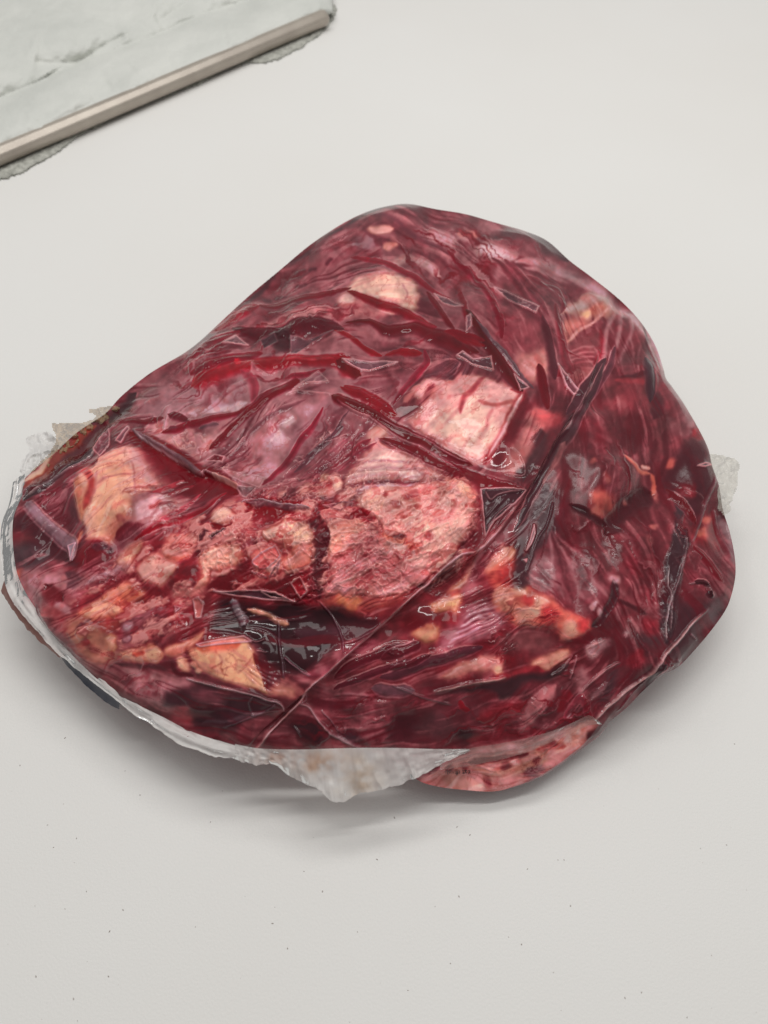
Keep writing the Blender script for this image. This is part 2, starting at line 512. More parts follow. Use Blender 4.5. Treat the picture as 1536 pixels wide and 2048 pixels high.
    # ================= pale fat under the main folds
    A(U2, [(690, 480), (720, 340), (830, 315), (960, 290), (1100, 300), (1230, 370), (1295, 400), (1260, 520), (1200, 660), (1120, 785), (1010, 775), (850, 680), (720, 600), (640, 540)], (204, 136, 124), 0.97, 9, 9, h=1.0, crk=0.2, part=('fat', 'large pale pink slab of fat'))
    dots(U2, [(980, 600, 170), (1050, 640, 120), (870, 560, 110), (1020, 480, 100)], 100, (220, 168, 144), 0.75)
    S(U2, [(1085, 290), (1030, 360), (960, 430), (940, 505)], 30, (160, 56, 66), 0.85)
    S(U2, [(1050, 440), (1150, 470), (1270, 440)], 26, (176, 78, 80), 0.75)
    S(U2, [(1130, 490), (1090, 570), (1100, 640)], 22, (182, 90, 88), 0.6)
    S(U2, [(720, 345), (660, 400), (610, 440)], 40, (186, 106, 102), 0.7)
    S(U2, [(790, 350), (740, 430), (690, 460)], 34, (150, 56, 68), 0.7)
    S(U2, [(860, 420), (960, 400), (1080, 410)], 12, (178, 96, 92), 0.5)
    S(U2, [(1130, 540), (1090, 640), (1030, 740)], 30, (222, 170, 148), 0.6)
    # red border and the stretched band to the right of it
    S(U2, [(1240, 370), (1310, 385), (1235, 560), (1150, 720), (1085, 800)], 56, (150, 28, 42), 0.85)
    S(U2, [(1340, 420), (1280, 560), (1200, 720), (1150, 810)], 70, (112, 28, 40), 0.9)
    S(U2, [(1312, 385), (1210, 590), (1110, 770)], 22, (206, 150, 142), 0.8, h=0.8)
    A(U2, [(1330, 560), (1400, 470), (1460, 560), (1390, 760), (1330, 870), (1200, 850), (1220, 740)], (178, 100, 98), 0.9, 10, 7, h=0.5, part=('fat', None))
    dots(U2, [(1470, 560, 80), (1420, 520, 50)], 80, (182, 66, 70), 0.6, h=0.4)
    S(U2, [(1410, 620), (1400, 720), (1340, 840), (1280, 900)], 80, (78, 42, 48), 0.9)
    S(U2, [(1310, 880), (1200, 900), (1100, 880)], 40, (130, 60, 66), 0.6)
    A(T7, [(690, 800), (830, 790), (850, 880), (790, 960), (700, 900)], (192, 118, 110), 0.9, 9, 8)
    A(T7, [(560, 600), (700, 640), (800, 720), (780, 800), (640, 820), (580, 720)], (146, 66, 74), 0.7, 12, 8)
    A(T7, [(420, 490), (540, 560), (560, 650), (480, 640), (410, 580)], (146, 78, 84), 0.8, 8, 5)
    A(T7, [(230, 480), (380, 560), (390, 680), (330, 690), (250, 580)], (138, 78, 84), 0.8, 8, 5)
    # soft shadows painted in, reaching down from the upper fold
    for q in ([(960, 170), (900, 250), (830, 310)], [(1010, 200), (960, 280)], [(880, 160), (800, 260), (740, 300)], [(930, 200), (880, 300)]):
        S(U2, q, 44, (92, 44, 54), 0.75, 0.9)
    A(U2, [(360, 320), (520, 280), (700, 220), (640, 340), (560, 440), (470, 420)], (146, 82, 90), 0.7, 12, 6)

    # ================= middle fat masses
    A(U2, [(360, 770), (440, 640), (560, 670), (700, 760), (830, 830), (880, 885), (700, 880), (540, 890), (330, 930), (290, 860)], (200, 144, 130), 0.95, 8, 7, h=1.0, crk=0.55, part=('fat', None))
    for k in range(6):
        S(U2, [(320 - 8 * k, 770 + 26 * k), (500, 770 + 22 * k), (760, 790 + 14 * k)], 12, (168, 104, 108) if k % 2 else (218, 168, 152), 0.6)
    A(U2, [(430, 585), (510, 555), (510, 600), (420, 640)], (206, 146, 122), 0.85, 6, 5)
    A(U2, [(110, 900), (160, 850), (220, 855), (270, 935), (200, 965), (100, 980), (20, 1000), (30, 940)], (198, 124, 112), 0.95, 8, 10, h=1.2, crk=0.9, part=('fat', None))
    dots(U2, [(230, 910, 45), (140, 870, 35)], 40, (224, 170, 138), 0.8, h=0.5)
    dots(U2, [(175, 915, 24), (80, 960, 26)], 24, (160, 44, 52), 0.8)
    A(U3, [(350, 290), (520, 225), (700, 195), (850, 225), (930, 160), (1010, 240), (1050, 370), (1000, 530), (930, 600), (850, 720), (700, 800), (560, 700), (450, 560), (480, 470), (380, 400)], (214, 144, 126), 0.97, 8, 10, h=2.2, crk=1.0, part=('fat', 'large lumpy rounded mass of fat'))
    A(U3, [(170, 440), (300, 420), (450, 480), (480, 600), (600, 700), (760, 740), (620, 850), (480, 880), (260, 880), (150, 840), (190, 740), (160, 620)], (200, 118, 112), 0.97, 8, 10, h=1.8, crk=1.0, part=('fat', None))
    A(U3, [(240, 590), (450, 560), (640, 660), (720, 740), (560, 800), (330, 790), (220, 720)], (176, 90, 94), 0.7, 12, 12)
    A(U3, [(860, 180), (950, 160), (1030, 270), (1040, 380), (960, 330)], (216, 142, 112), 0.9, 10, 8)
    A(U3, [(660, 440), (860, 470), (940, 560), (840, 680), (700, 580)], (216, 154, 130), 0.8, 14, 10)
    A(U3, [(160, 520), (280, 440), (380, 470), (300, 560), (170, 640)], (212, 130, 104), 0.85, 10, 8)
    dots(U3, [(660, 290, 46), (630, 310, 26), (520, 300, 22), (580, 360, 30), (760, 540, 26)], 40, (156, 44, 54), 0.75)
    dots(U3, [(420, 300, 70), (470, 340, 50)], 60, (216, 152, 124), 0.7)
    S(U3, [(480, 515), (600, 545), (700, 610)], 46, (196, 84, 68), 0.85)
    S(U3, [(500, 505), (620, 530)], 26, (112, 14, 26), 0.9)
    for q in ([(850, 240), (790, 340), (720, 420)], [(900, 330), (860, 420), (770, 460)], [(560, 240), (700, 260), (820, 260)]):
        S(U3, q, 34, (170, 72, 76), 0.5, 0.8)
    S(U3, [(330, 240), (450, 215), (700, 185)], 22, (116, 54, 64), 0.9)
    S(U3, [(340, 262), (520, 225), (680, 205)], 20, (178, 136, 140), 0.7)
    S(U3, [(1040, 300), (1060, 420), (1010, 540), (930, 640)], 100, (122, 24, 40), 0.85, 0.8)  # red shadow painted down the right of the fat
    S(U3, [(700, 810), (800, 770), (880, 700), (940, 610)], 64, (82, 36, 44), 0.85, 0.7, crk=0.8)
    A(U3, [(150, 870), (320, 885), (500, 880), (640, 850), (560, 910), (400, 960), (200, 945)], (172, 74, 64), 0.85, 10, 8, h=0.8)
    dots(U3, [(300, 915, 50), (240, 900, 40)], 40, (214, 122, 80), 0.7)
    # lumps left of the dark valley
    A(U1, [(1150, 1010), (1290, 920), (1400, 880), (1500, 950), (1515, 1080), (1400, 1140), (1250, 1090), (1170, 1070)], (216, 148, 122), 0.95, 8, 9, h=1.8, crk=0.8, part=('fat', 'yellowish rounded lump of fat'))
    dots(U1, [(1420, 1040, 80), (1350, 950, 50)], 60, (226, 174, 132), 0.6)
    S(U1, [(1240, 1040), (1300, 1060)], 28, (180, 40, 46), 0.85)
    A(U1, [(690, 1190), (800, 1090), (960, 1080), (1035, 1160), (900, 1235), (770, 1260), (760, 1360), (690, 1390), (700, 1290)], (214, 138, 112), 0.95, 7, 9, h=1.5, crk=0.8, part=('fat', None))
    A(U1, [(1085, 1180), (1200, 1110), (1270, 1140), (1260, 1260), (1180, 1300), (1090, 1240)], (206, 112, 100), 0.95, 7, 8, h=1.3, crk=0.8, part=('fat', None))
    A(U1, [(1280, 1180), (1400, 1130), (1500, 1120), (1490, 1230), (1360, 1290), (1290, 1280)], (210, 118, 98), 0.9, 8, 8, h=1.2, crk=0.8)
    A(U1, [(770, 950), (790, 890), (850, 850), (930, 870), (970, 920), (870, 958)], (218, 156, 130), 0.97, 5, 6, h=1.2, crk=0.5, part=('fat', None))
    A(U1, [(430, 1090), (500, 1005), (640, 1000), (690, 1060), (640, 1160), (540, 1190), (450, 1150)], (212, 132, 116), 0.97, 6, 7, h=1.6, crk=0.5, part=('fat', 'rounded lump of fat with a red slit'))
    S(U1, [(500, 1110), (570, 1090), (650, 1085)], 34, (172, 50, 54), 0.9, h=-0.6)
    S(U1, [(460, 1160), (560, 1185), (640, 1160)], 30, (192, 80, 70), 0.7)
    A(U1, [(980, 1040), (1040, 1010), (1095, 1015), (1085, 1060), (1000, 1085)], (218, 150, 130), 0.9, 6, 6, h=0.8, crk=0.7)
    A(U1, [(860, 1090), (960, 1010), (1100, 960), (1160, 1010), (1060, 1090), (920, 1060)], (170, 60, 66), 0.6, 10, 10, crk=0.8)
    S(U1, [(700, 1060), (760, 1000), (880, 990)], 50, (72, 24, 36), 0.85, crk=0.8)
    S(U1, [(690, 1170), (740, 1090), (800, 1050)], 44, (96, 30, 42), 0.8, crk=0.8)
    A(U1, [(130, 1210), (200, 1120), (280, 1070), (300, 1110), (200, 1230), (140, 1240)], (212, 150, 116), 0.9, 7, 7, h=1.0)
    A(U1, [(270, 1240), (380, 1150), (490, 1180), (560, 1250), (430, 1340), (310, 1310)], (206, 140, 120), 0.92, 8, 9, h=1.3, crk=0.5, part=('fat', None))
    S(U1, [(540, 1290), (620, 1260), (690, 1270)], 50, (110, 20, 32), 0.85)
    A(U1, [(480, 1400), (620, 1350), (760, 1400), (700, 1460), (520, 1450)], (196, 112, 106), 0.85, 9, 9, crk=0.9)
    S(U1, [(580, 1340), (680, 1360)], 40, (120, 30, 42), 0.8)
    # dark blood in the hollow below the lumps
    A(U1, [(790, 1330), (880, 1280), (1010, 1245), (1150, 1300), (1260, 1330), (1330, 1300), (1420, 1330), (1470, 1440), (1300, 1470), (1000, 1400), (800, 1390)], (104, 10, 24), 0.95, 8, 7)
    A(U1, [(980, 1290), (1080, 1270), (1160, 1320), (1080, 1370), (980, 1350)], (152, 14, 30), 0.8, 9, 7)
    A(U1, [(1330, 1340), (1450, 1320), (1480, 1420), (1400, 1460)], (156, 16, 34), 0.9, 8, 7, h=1.0, crk=0.9)
    S(U3, [(60, 420), (130, 470), (140, 560), (110, 680), (120, 860)], 64, (100, 36, 44), 0.92, crk=0.5)

    # ================= big salmon fat at the left and the mauve muscle below the ledge
    A(T1, [(565, 660), (700, 600), (750, 510), (950, 430), (1100, 470), (1250, 590), (1330, 660), (1150, 740), (1010, 830), (1000, 950), (880, 1020), (800, 1095), (650, 1075), (610, 950), (570, 850)], (212, 142, 112), 0.97, 7, 7, h=1.4, crk=0.15, part=('fat', 'broad smooth salmon slab of fat'))
    A(T1, [(960, 440), (1100, 480), (1320, 640), (1160, 730), (1010, 640)], (198, 134, 128), 0.85, 14, 8)
    dots(T1, [(860, 860, 150), (800, 1000, 110), (860, 640, 110)], 100, (220, 146, 106), 0.6)
    S(T1, [(560, 610), (640, 620), (690, 680), (690, 780), (640, 880)], 56, (168, 40, 46), 0.75)
    S(T1, [(720, 740), (860, 680), (1000, 650)], 12, (170, 92, 84), 0.8)
    S(T1, [(990, 560), (1010, 700), (1030, 850), (960, 980)], 14, (164, 84, 84), 0.7)
    S(T1, [(740, 640), (720, 760), (690, 860)], 22, (176, 96, 92), 0.6)
    A(U1, [(290, 830), (420, 760), (600, 730), (690, 720), (560, 850), (470, 930), (320, 990), (280, 940)], (200, 140, 136), 0.9, 9, 8, h=0.6)
    dots(U1, [(430, 830, 30), (400, 850, 24)], 30, (176, 60, 66), 0.7)
    A(U1, [(690, 720), (800, 720), (900, 730), (780, 800), (620, 870)], (162, 88, 96), 0.85, 9, 6)
    S(T1, [(860, 1080), (1000, 1030), (1100, 1040)], 56, (130, 18, 34), 0.85)
    S(T1, [(900, 960), (960, 980)], 40, (150, 60, 66), 0.6)
    A(T1, [(840, 1190), (930, 1110), (1010, 1120), (960, 1210), (860, 1270)], (212, 150, 118), 0.85, 7, 7, h=0.8)
    S(T1, [(560, 1350), (760, 1220), (900, 1120), (1160, 1000)], 100, (164, 98, 106), 0.75, 0.7)
    S(T1, [(520, 1460), (700, 1370), (840, 1310), (940, 1280)], 90, (166, 96, 102), 0.75, 0.8)
    S(T1, [(620, 1430), (800, 1330), (880, 1280)], 30, (186, 136, 142), 0.6)
    # left end
    A(T1, [(170, 820), (300, 700), (480, 610), (570, 600), (600, 900), (560, 1060), (420, 980), (290, 890)], (112, 44, 55), 0.9, 9, 6)
    S(T1, [(290, 800), (420, 760), (500, 740)], 50, (150, 82, 90), 0.7, 0.8)
    S(T1, [(330, 700), (480, 640), (560, 610)], 40, (134, 54, 64), 0.6)
    A(T1, [(560, 690), (620, 700), (650, 880), (600, 940), (565, 840)], (198, 110, 82), 0.9, 6, 6)
    A(T1, [(60, 990), (190, 880), (330, 960), (470, 1090), (570, 1090), (580, 1290), (430, 1250), (300, 1190), (150, 1150)], (58, 22, 31), 0.94, 9, 6)
    A(T1, [(50, 1040), (130, 1020), (230, 1090), (120, 1140)], (128, 44, 52), 0.8, 8, 8)
    A(T1, [(90, 1150), (250, 1150), (340, 1220), (230, 1330), (110, 1290)], (82, 56, 62), 0.9, 8, 6)
    S(T1, [(560, 1110), (590, 1010)], 40, (184, 92, 74), 0.8)
    A(T1, [(560, 1180), (780, 1140), (830, 1190), (700, 1290), (580, 1310)], (112, 14, 28), 0.9, 9, 7)
    S(T1, [(700, 1170), (790, 1150), (800, 1190)], 50, (78, 44, 54), 0.8)
    A(T1, [(130, 1420), (260, 1320), (420, 1330), (580, 1400), (560, 1520), (400, 1440), (300, 1440), (260, 1600), (330, 1682), (230, 1682)], (170, 104, 110), 0.9, 10, 8, h=0.6)
    S(T1, [(330, 1430), (390, 1500), (470, 1550)], 100, (118, 22, 34), 0.9, 0.5, h=-1.0)
    dots(T1, [(390, 1270, 60)], 60, (150, 66, 76), 0.7)
    dots(T1, [(130, 1370, 50)], 50, (190, 88, 74), 0.8)
    S(T1, [(480, 1340), (560, 1390), (500, 1460)], 70, (96, 50, 60), 0.7)

    # ================= lower left
    A(T2, [(290, 120), (380, 110), (540, 170), (530, 280), (420, 240), (310, 200)], (152, 62, 66), 0.8, 9, 7)
    S(T2, [(400, 90), (520, 170)], 46, (176, 116, 122), 0.7)
    A(T2, [(520, 220), (640, 210), (800, 290), (830, 470), (700, 520), (560, 420)], (172, 104, 86), 0.9, 10, 8, h=0.8, part=('fat', None))
    S(T2, [(610, 240), (640, 330)], 60, (122, 44, 50), 0.7)
    dots(T2, [(680, 420, 40), (640, 380, 30)], 40, (124, 50, 50), 0.6)
    S(T2, [(780, 300), (800, 420)], 70, (198, 126, 94), 0.7)
    A(T2, [(580, 160), (700, 60), (860, 90), (850, 160), (700, 205), (610, 190)], (214, 146, 108), 0.95, 6, 6, h=1.3, part=('fat', None))
    A(T2, [(700, 60), (840, -60), (960, -40), (1010, 40), (880, 90)], (206, 130, 98), 0.92, 8, 8, h=1.3, crk=0.3, part=('fat', None))
    A(T2, [(800, 20), (960, -10), (1000, 50), (880, 90)], (190, 66, 54), 0.7, 14, 8)
    A(T2, [(700, 215), (830, 170), (860, 230), (770, 285)], (162, 62, 56), 0.85, 7, 6)
    A(T2, [(840, 330), (930, 200), (1060, 130), (1170, 110), (1260, 270), (1150, 385), (900, 375)], (122, 46, 56), 0.95, 8, 6, h=1.0)
    S(T2, [(880, 240), (1000, 160), (1150, 110)], 40, (162, 98, 104), 0.6, 0.8)
    dots(T2, [(890, 250, 40), (890, 347, 32), (915, 235, 24)], 36, (166, 116, 124), 0.85)
    A(T2, [(1160, 100), (1330, 90), (1350, 230), (1300, 300), (1200, 200)], (142, 18, 34), 0.9, 8, 7)
    A(T2, [(840, 450), (960, 410), (1090, 420), (1150, 450), (1090, 495), (900, 510)], (210, 134, 102), 0.95, 6, 6, h=1.2, part=('fat', None))
    S(T2, [(920, 470), (1010, 440)], 30, (184, 50, 44), 0.7)
    S(T2, [(800, 525), (960, 545), (1090, 530), (1190, 560)], 34, (92, 44, 50), 0.85)
    A(T2, [(850, 570), (1000, 570), (1110, 590), (1080, 650), (960, 650)], (154, 102, 104), 0.8, 9, 6)
    A(T2, [(850, 680), (1000, 660), (1250, 600), (1390, 650), (1250, 690), (1160, 790), (1110, 830), (960, 710)], (158, 94, 100), 0.9, 8, 6)
    A(T2, [(440, 420), (600, 520), (800, 620), (960, 760), (1200, 900), (1380, 1020), (1300, 1040), (1050, 900), (800, 720), (560, 540), (420, 430)], (118, 66, 66), 0.6, 12, 6)
    A(T2, [(1120, 820), (1220, 690), (1460, 660), (1536, 690), (1536, 820), (1380, 810), (1250, 830)], (62, 30, 40), 0.9, 8, 6)
    A(T2, [(1320, 860), (1400, 810), (1560, 820), (1700, 860), (1650, 960), (1480, 1000), (1340, 960)], (32, 11, 18), 0.92, 9, 6, part=('clotted_blood', None))
    A(T2, [(1180, 880), (1290, 850), (1310, 960), (1230, 930)], (150, 40, 50), 0.75, 10, 7)
    A(T2, [(1350, 1000), (1500, 1010), (1700, 1000), (1720, 1060), (1540, 1060), (1380, 1040)], (120, 34, 46), 0.7, 9, 6)
    # small lumps round (330..420, 1290)
    A(U4, [(-30, 1110), (40, 1110), (90, 1150), (90, 1200), (0, 1205)], (208, 142, 106), 0.95, 5, 6, h=1.0, part=('fat', None))
    A(U4, [(120, 1120), (230, 1080), (350, 1010), (365, 1030), (300, 1100), (210, 1170), (130, 1180)], (206, 128, 102), 0.95, 5, 6, h=1.0, part=('fat', None))
    A(U4, [(195, 1200), (240, 1185), (275, 1230), (265, 1285), (215, 1270)], (212, 146, 110), 0.95, 4, 5, h=1.0)
    dots(U4, [(325, 1262, 28), (300, 1230, 20)], 26, (210, 140, 108), 0.9, h=0.6)
    S(U4, [(160, 1220), (190, 1290), (300, 1310)], 24, (74, 20, 28), 0.85)
    # salmon triangle with cracks
    A(U4, [(270, 1140), (420, 1080), (560, 1035), (650, 1080), (690, 1150), (800, 1385), (760, 1405), (600, 1360), (430, 1300), (330, 1230)], (216, 148, 106), 0.97, 5, 5, h=1.4, crk=0.1, part=('fat', 'salmon wedge of fat crossed by dark cracks'))
    S(U4, [(340, 1120), (460, 1110), (600, 1090)], 70, (196, 70, 58), 0.7, 0.8)
    for q in ([(690, 1165), (650, 1240), (580, 1290)], [(500, 1150), (560, 1200), (560, 1290)], [(430, 1130), (470, 1220), (480, 1260)], [(650, 1240), (700, 1290)],
              [(560, 1200), (640, 1200)], [(470, 1220), (400, 1250)], [(560, 1260), (480, 1260), (520, 1310)]):
        S(U4, q, 7, (138, 52, 46), 0.6, h=-0.25, warp=9.0)
    S(U4, [(690, 1160), (740, 1260), (800, 1390)], 26, (112, 8, 20), 0.9)
    A(U4, [(810, 1390), (900, 1350), (980, 1380), (960, 1430), (850, 1420)], (196, 116, 100), 0.85, 7, 7, h=0.7)
    # the dark valley with black blood
    A(U4, [(430, 920), (480, 780), (620, 790), (800, 830), (920, 800), (1130, 850), (1400, 910), (1536, 930), (1480, 1010), (1300, 1080), (1180, 1150), (1060, 1240), (900, 1280), (800, 1270), (730, 1130), (650, 1060), (560, 1030), (410, 1010)], (30, 8, 16), 0.97, 7, 6, h=-0.6, crk=0.12, part=('clotted_blood', 'pool of near black blood in a hollow'))
    A(U4, [(1200, 1000), (1420, 960), (1560, 960), (1500, 1030), (1320, 1080), (1220, 1110)], (92, 26, 40), 0.8, 14, 7)
    S(U4, [(950, 1010), (1080, 1020), (1220, 1020), (1330, 1000)], 70, (96, 60, 72), 0.45, 0.9, crk=0.25)  # mauve highlight painted over the dark blood
    S(U4, [(630, 850), (760, 890), (840, 930), (910, 960)], 46, (190, 122, 96), 0.9, h=0.8)
    S(U4, [(545, 780), (565, 860), (600, 930), (620, 970)], 62, (132, 112, 118), 0.9, 0.35, h=1.2, taper=0.05)
    A(T3, [(780, 660), (1000, 590), (1060, 500), (1250, 430), (1310, 490), (1010, 640), (880, 700)], (158, 66, 82), 0.85, 9, 6)
    dots(T3, [(880, 640, 50), (1000, 560, 40)], 50, (176, 90, 100), 0.6)
    S(T3, [(600, 720), (700, 760), (760, 830)], 60, (188, 104, 100), 0.6)
    # bottom row
    A(T3, [(150, 850), (400, 830), (560, 880), (500, 960), (300, 1020), (0, 1090), (-40, 1000)], (46, 24, 33), 0.92, 9, 6)
    A(T3, [(-60, 800), (60, 800), (180, 850), (140, 920), (-20, 900)], (124, 66, 74), 0.8, 9, 6)
    S(T3, [(0, 1080), (250, 1010), (480, 960)], 30, (92, 62, 70), 0.6)
    A(T3, [(640, 1060), (760, 1005), (870, 1050), (925, 1140), (820, 1205), (700, 1160)], (34, 12, 20), 0.95, 7, 5, part=('clotted_blood', None))
    A(T3, [(1000, 1140), (1100, 1100), (1260, 1190), (1060, 1180)], (66, 42, 50), 0.85, 7, 5)
    A(T3, [(1190, 880), (1330, 870), (1420, 970), (1380, 1110), (1210, 1180), (1170, 1020)], (132, 56, 66), 0.85, 10, 8, h=0.8)
    S(T3, [(1020, 860), (1130, 850), (1220, 840)], 60, (140, 72, 82), 0.75)
    S(T3, [(800, 890), (1000, 910), (1160, 900)], 60, (96, 18, 34), 0.75)
    A(T3, [(1360, 1080), (1460, 960), (1600, 980), (1600, 1160), (1420, 1180)], (60, 14, 26), 0.85, 10, 8)
    A(T3, [(1280, 880), (1460, 860), (1560, 940), (1450, 980), (1340, 950)], (118, 58, 64), 0.7, 10, 8)

    # ================= lower middle / right
    A(U3, [(780, 950), (900, 800), (1030, 660), (1055, 620), (1020, 720), (960, 820), (900, 940)], (210, 136, 108), 0.92, 7, 7, h=1.0, part=('fat', None))
    S(U3, [(860, 870), (900, 850), (960, 830)], 44, (168, 50, 52), 0.7)
    A(V4, [(0, 790), (60, 760), (180, 770), (240, 740), (200, 850), (60, 850)], (218, 150, 100), 0.9, 8, 7, h=0.8)
    A(U3, [(670, 1100), (730, 1050), (820, 1040), (810, 1110), (730, 1145)], (204, 138, 96), 0.85, 8, 7, h=1.0, part=('fat', 'small bright yellow lump of fat'))
    A(U3, [(640, 980), (720, 970), (730, 1030), (680, 1060), (620, 1040)], (112, 14, 26), 0.85, 9, 7)
    A(V4, [(0, 880), (150, 860), (240, 900), (200, 960), (100, 960), (0, 930)], (150, 28, 40), 0.8, 10, 7)
    A(V4, [(540, 330), (640, 360), (650, 500), (640, 680), (520, 660), (440, 560), (470, 470)], (192, 92, 76), 0.9, 7, 7, h=0.9, part=('fat', 'orange strip of fat reddening towards its lower end'))
    A(V4, [(550, 340), (650, 370), (640, 440), (560, 480), (480, 520), (510, 420)], (214, 148, 112), 0.75, 12, 6)
    A(V4, [(560, 520), (640, 470), (640, 690), (520, 660)], (186, 36, 44), 0.8, 14, 7)
    dots(V4, [(600, 290, 50)], 50, (120, 12, 26), 0.8)
    for k in range(6):
        S(V4, [(455, 560 + 16 * k), (500, 552 + 17 * k), (560, 548 + 15 * k)], 7, (140, 30, 36), 0.6)
    A(V4, [(380, 380), (560, 200), (740, 60), (700, 140), (560, 340), (420, 560), (300, 740), (250, 700), (330, 520)], (172, 96, 104), 0.85, 10, 6)
    S(V4, [(350, 560), (440, 430), (540, 330)], 40, (122, 28, 42), 0.7)
    A(V4, [(500, 820), (540, 680), (720, 640), (800, 680), (940, 780), (1080, 870), (1220, 960), (1100, 1060), (980, 1010), (860, 990), (720, 950), (600, 880)], (202, 92, 80), 0.96, 8, 9, h=1.5, crk=0.3, part=('fat', 'yellow and red ridge of fat'))
    dots(V4, [(570, 720, 90), (610, 800, 70), (760, 870, 110), (820, 790, 70), (1060, 1020, 70), (1040, 960, 50), (690, 690, 60)], 80, (214, 150, 118), 0.7, h=0.3)
    dots(V4, [(740, 770, 50), (900, 900, 90), (1150, 960, 70), (860, 830, 50)], 60, (190, 48, 56), 0.7)
    A(V4, [(220, 880), (380, 780), (500, 800), (580, 920), (420, 1060), (200, 1130), (90, 1130), (120, 1040)], (168, 96, 108), 0.85, 10, 8)
    for k in range(7):
        S(V4, [(260 - 20 * k, 900 + 32 * k), (400 - 20 * k, 850 + 30 * k), (540 - 24 * k, 800 + 30 * k)], 22, (196, 140, 146) if k % 2 == 0 else (132, 44, 62), 0.55, 0.7)
    A(V4, [(560, 1060), (720, 980), (880, 1010), (1000, 1100), (860, 1180), (700, 1160)], (152, 88, 90), 0.75, 12, 10)
    A(T4, [(300, 620), (420, 560), (560, 510), (720, 470), (740, 550), (620, 590), (420, 630)], (196, 118, 106), 0.92, 7, 7, h=0.9, part=('fat', None))
    dots(T4, [(680, 570, 40)], 40, (216, 146, 108), 0.8)
    A(T4, [(720, 500), (800, 500), (830, 560), (760, 580)], (118, 16, 30), 0.8, 8, 7)
    A(T4, [(920, 545), (1040, 460), (1140, 450), (1120, 510), (1010, 560)], (210, 140, 110), 0.92, 7, 7, h=0.9, part=('fat', None))
    S(T4, [(640, 630), (780, 600), (900, 570), (1000, 580)], 44, (160, 40, 52), 0.7)
    A(T4, [(240, 720), (400, 720), (560, 740), (640, 800), (520, 860), (300, 860), (200, 820)], (110, 44, 54), 0.7, 12, 8)
    A(T4, [(150, 950), (330, 850), (430, 950), (300, 1000)], (98, 54, 60), 0.8, 10, 8)
    S(T4, [(560, 880), (700, 840), (860, 790)], 110, (142, 28, 42), 0.85, 0.7, h=0.6)
    A(T4, [(400, 990), (480, 960), (545, 1000), (460, 1045)], (38, 14, 22), 0.9, 8, 7)
    S(T4, [(830, 960), (900, 840), (960, 760), (1060, 680)], 84, (162, 90, 94), 0.85, 0.6, h=0.5)
    S(T4, [(500, 1040), (700, 1000), (980, 960)], 90, (120, 22, 36), 0.8, 0.8)
    A(T4, [(500, 940), (680, 920), (820, 930), (760, 960), (600, 970)], (138, 70, 76), 0.6, 10, 8)
    A(T4, [(1180, 600), (1230, 550), (1265, 640), (1200, 730)], (168, 98, 104), 0.85, 7, 5)
    A(T4, [(1240, 430), (1390, 395), (1360, 480), (1290, 520)], (172, 120, 124), 0.9, 6, 9, crk=1.0)
    S(T4, [(1060, 830), (1110, 760), (1140, 700)], 60, (118, 10, 28), 0.8)
    S(T4, [(1110, 870), (1150, 850)], 30, (160, 118, 122), 0.7)
    A(T4, [(1290, 700), (1400, 640), (1430, 720), (1330, 800)], (96, 56, 62), 0.7, 10, 8)
    S(T4, [(1270, 760), (1340, 690), (1390, 660)], 36, (160, 108, 112), 0.6, crk=1.0)
    A(U6, [(780, 650), (960, 640), (980, 700), (900, 760), (820, 720)], (70, 42, 48), 0.75, 12, 8)
    dots(U6, [(920, 600, 60), (900, 570, 40), (830, 790, 50), (850, 760, 30)], 50, (150, 24, 40), 0.5)
    A(U6, [(660, 880), (740, 850), (700, 990), (620, 1050)], (72, 44, 50), 0.8, 10, 6)

    # ================= right side
    A(U6, [(190, 250), (330, 130), (470, 200), (640, 260), (660, 420), (600, 500), (420, 450), (260, 330)], (136, 70, 78), 0.75, 18, 10)
    for k in range(9):
        x0 = 230 + k * 62
        S(U6, [(x0, 190 + 10 * k), (x0 + 40, 290 + 8 * k), (x0 + 100, 420)], 24, (158, 92, 98) if k % 2 else (100, 30, 42), 0.5, 0.8)
    A(U6, [(640, 160), (800, 120), (960, 260), (980, 560), (860, 520), (720, 360)], (130, 56, 64), 0.7, 20, 10)
    for k in range(7):
        S(U6, [(700 + 34 * k, 120 + 20 * k), (770 + 34 * k, 240 + 22 * k), (860 + 20 * k, 400 + 18 * k)], 22, (160, 84, 90) if k % 2 else (98, 26, 38), 0.5, 0.8)
    S(U6, [(690, 320), (680, 420), (620, 530), (560, 590)], 50, (58, 26, 34), 0.85, 0.5, h=-0.6)
    S(U6, [(700, 440), (790, 470), (900, 520)], 26, (66, 22, 30), 0.8)
    dots(U6, [(700, 320, 30), (560, 470, 26), (600, 510, 24), (760, 650, 24)], 26, (196, 150, 150), 0.6)
    S(U6, [(700, 470), (720, 560)], 34, (158, 98, 104), 0.5)
    S(U5, [(440, 1190), (540, 1230), (620, 1290), (700, 1310)], 46, (46, 16, 23), 0.9, 0.5, h=-0.7)
    S(U5, [(690, 1360), (780, 1230), (880, 1140), (1010, 1100)], 120, (58, 18, 26), 0.92, 0.5, h=-1.0)
    S(T5, [(440, 220), (530, 270), (570, 320), (700, 345)], 36, (196, 100, 84), 0.75, h=0.3)
    S(T5, [(590, 285), (680, 300)], 30, (214, 150, 130), 0.8)
    S(T5, [(700, 340), (740, 420), (720, 500)], 40, (196, 90, 74), 0.8)
    A(T5, [(150, 560), (240, 520), (380, 560), (380, 640), (280, 720), (200, 700)], (184, 84, 74), 0.85, 9, 9, h=0.6)
    dots(T5, [(210, 680, 50), (260, 700, 40), (270, 440, 36), (250, 400, 26), (740, 510, 36), (480, 550, 26), (160, 300, 26)], 40, (190, 104, 92), 0.5)
    dots(T5, [(690, 800, 40)], 40, (196, 104, 96), 0.6)
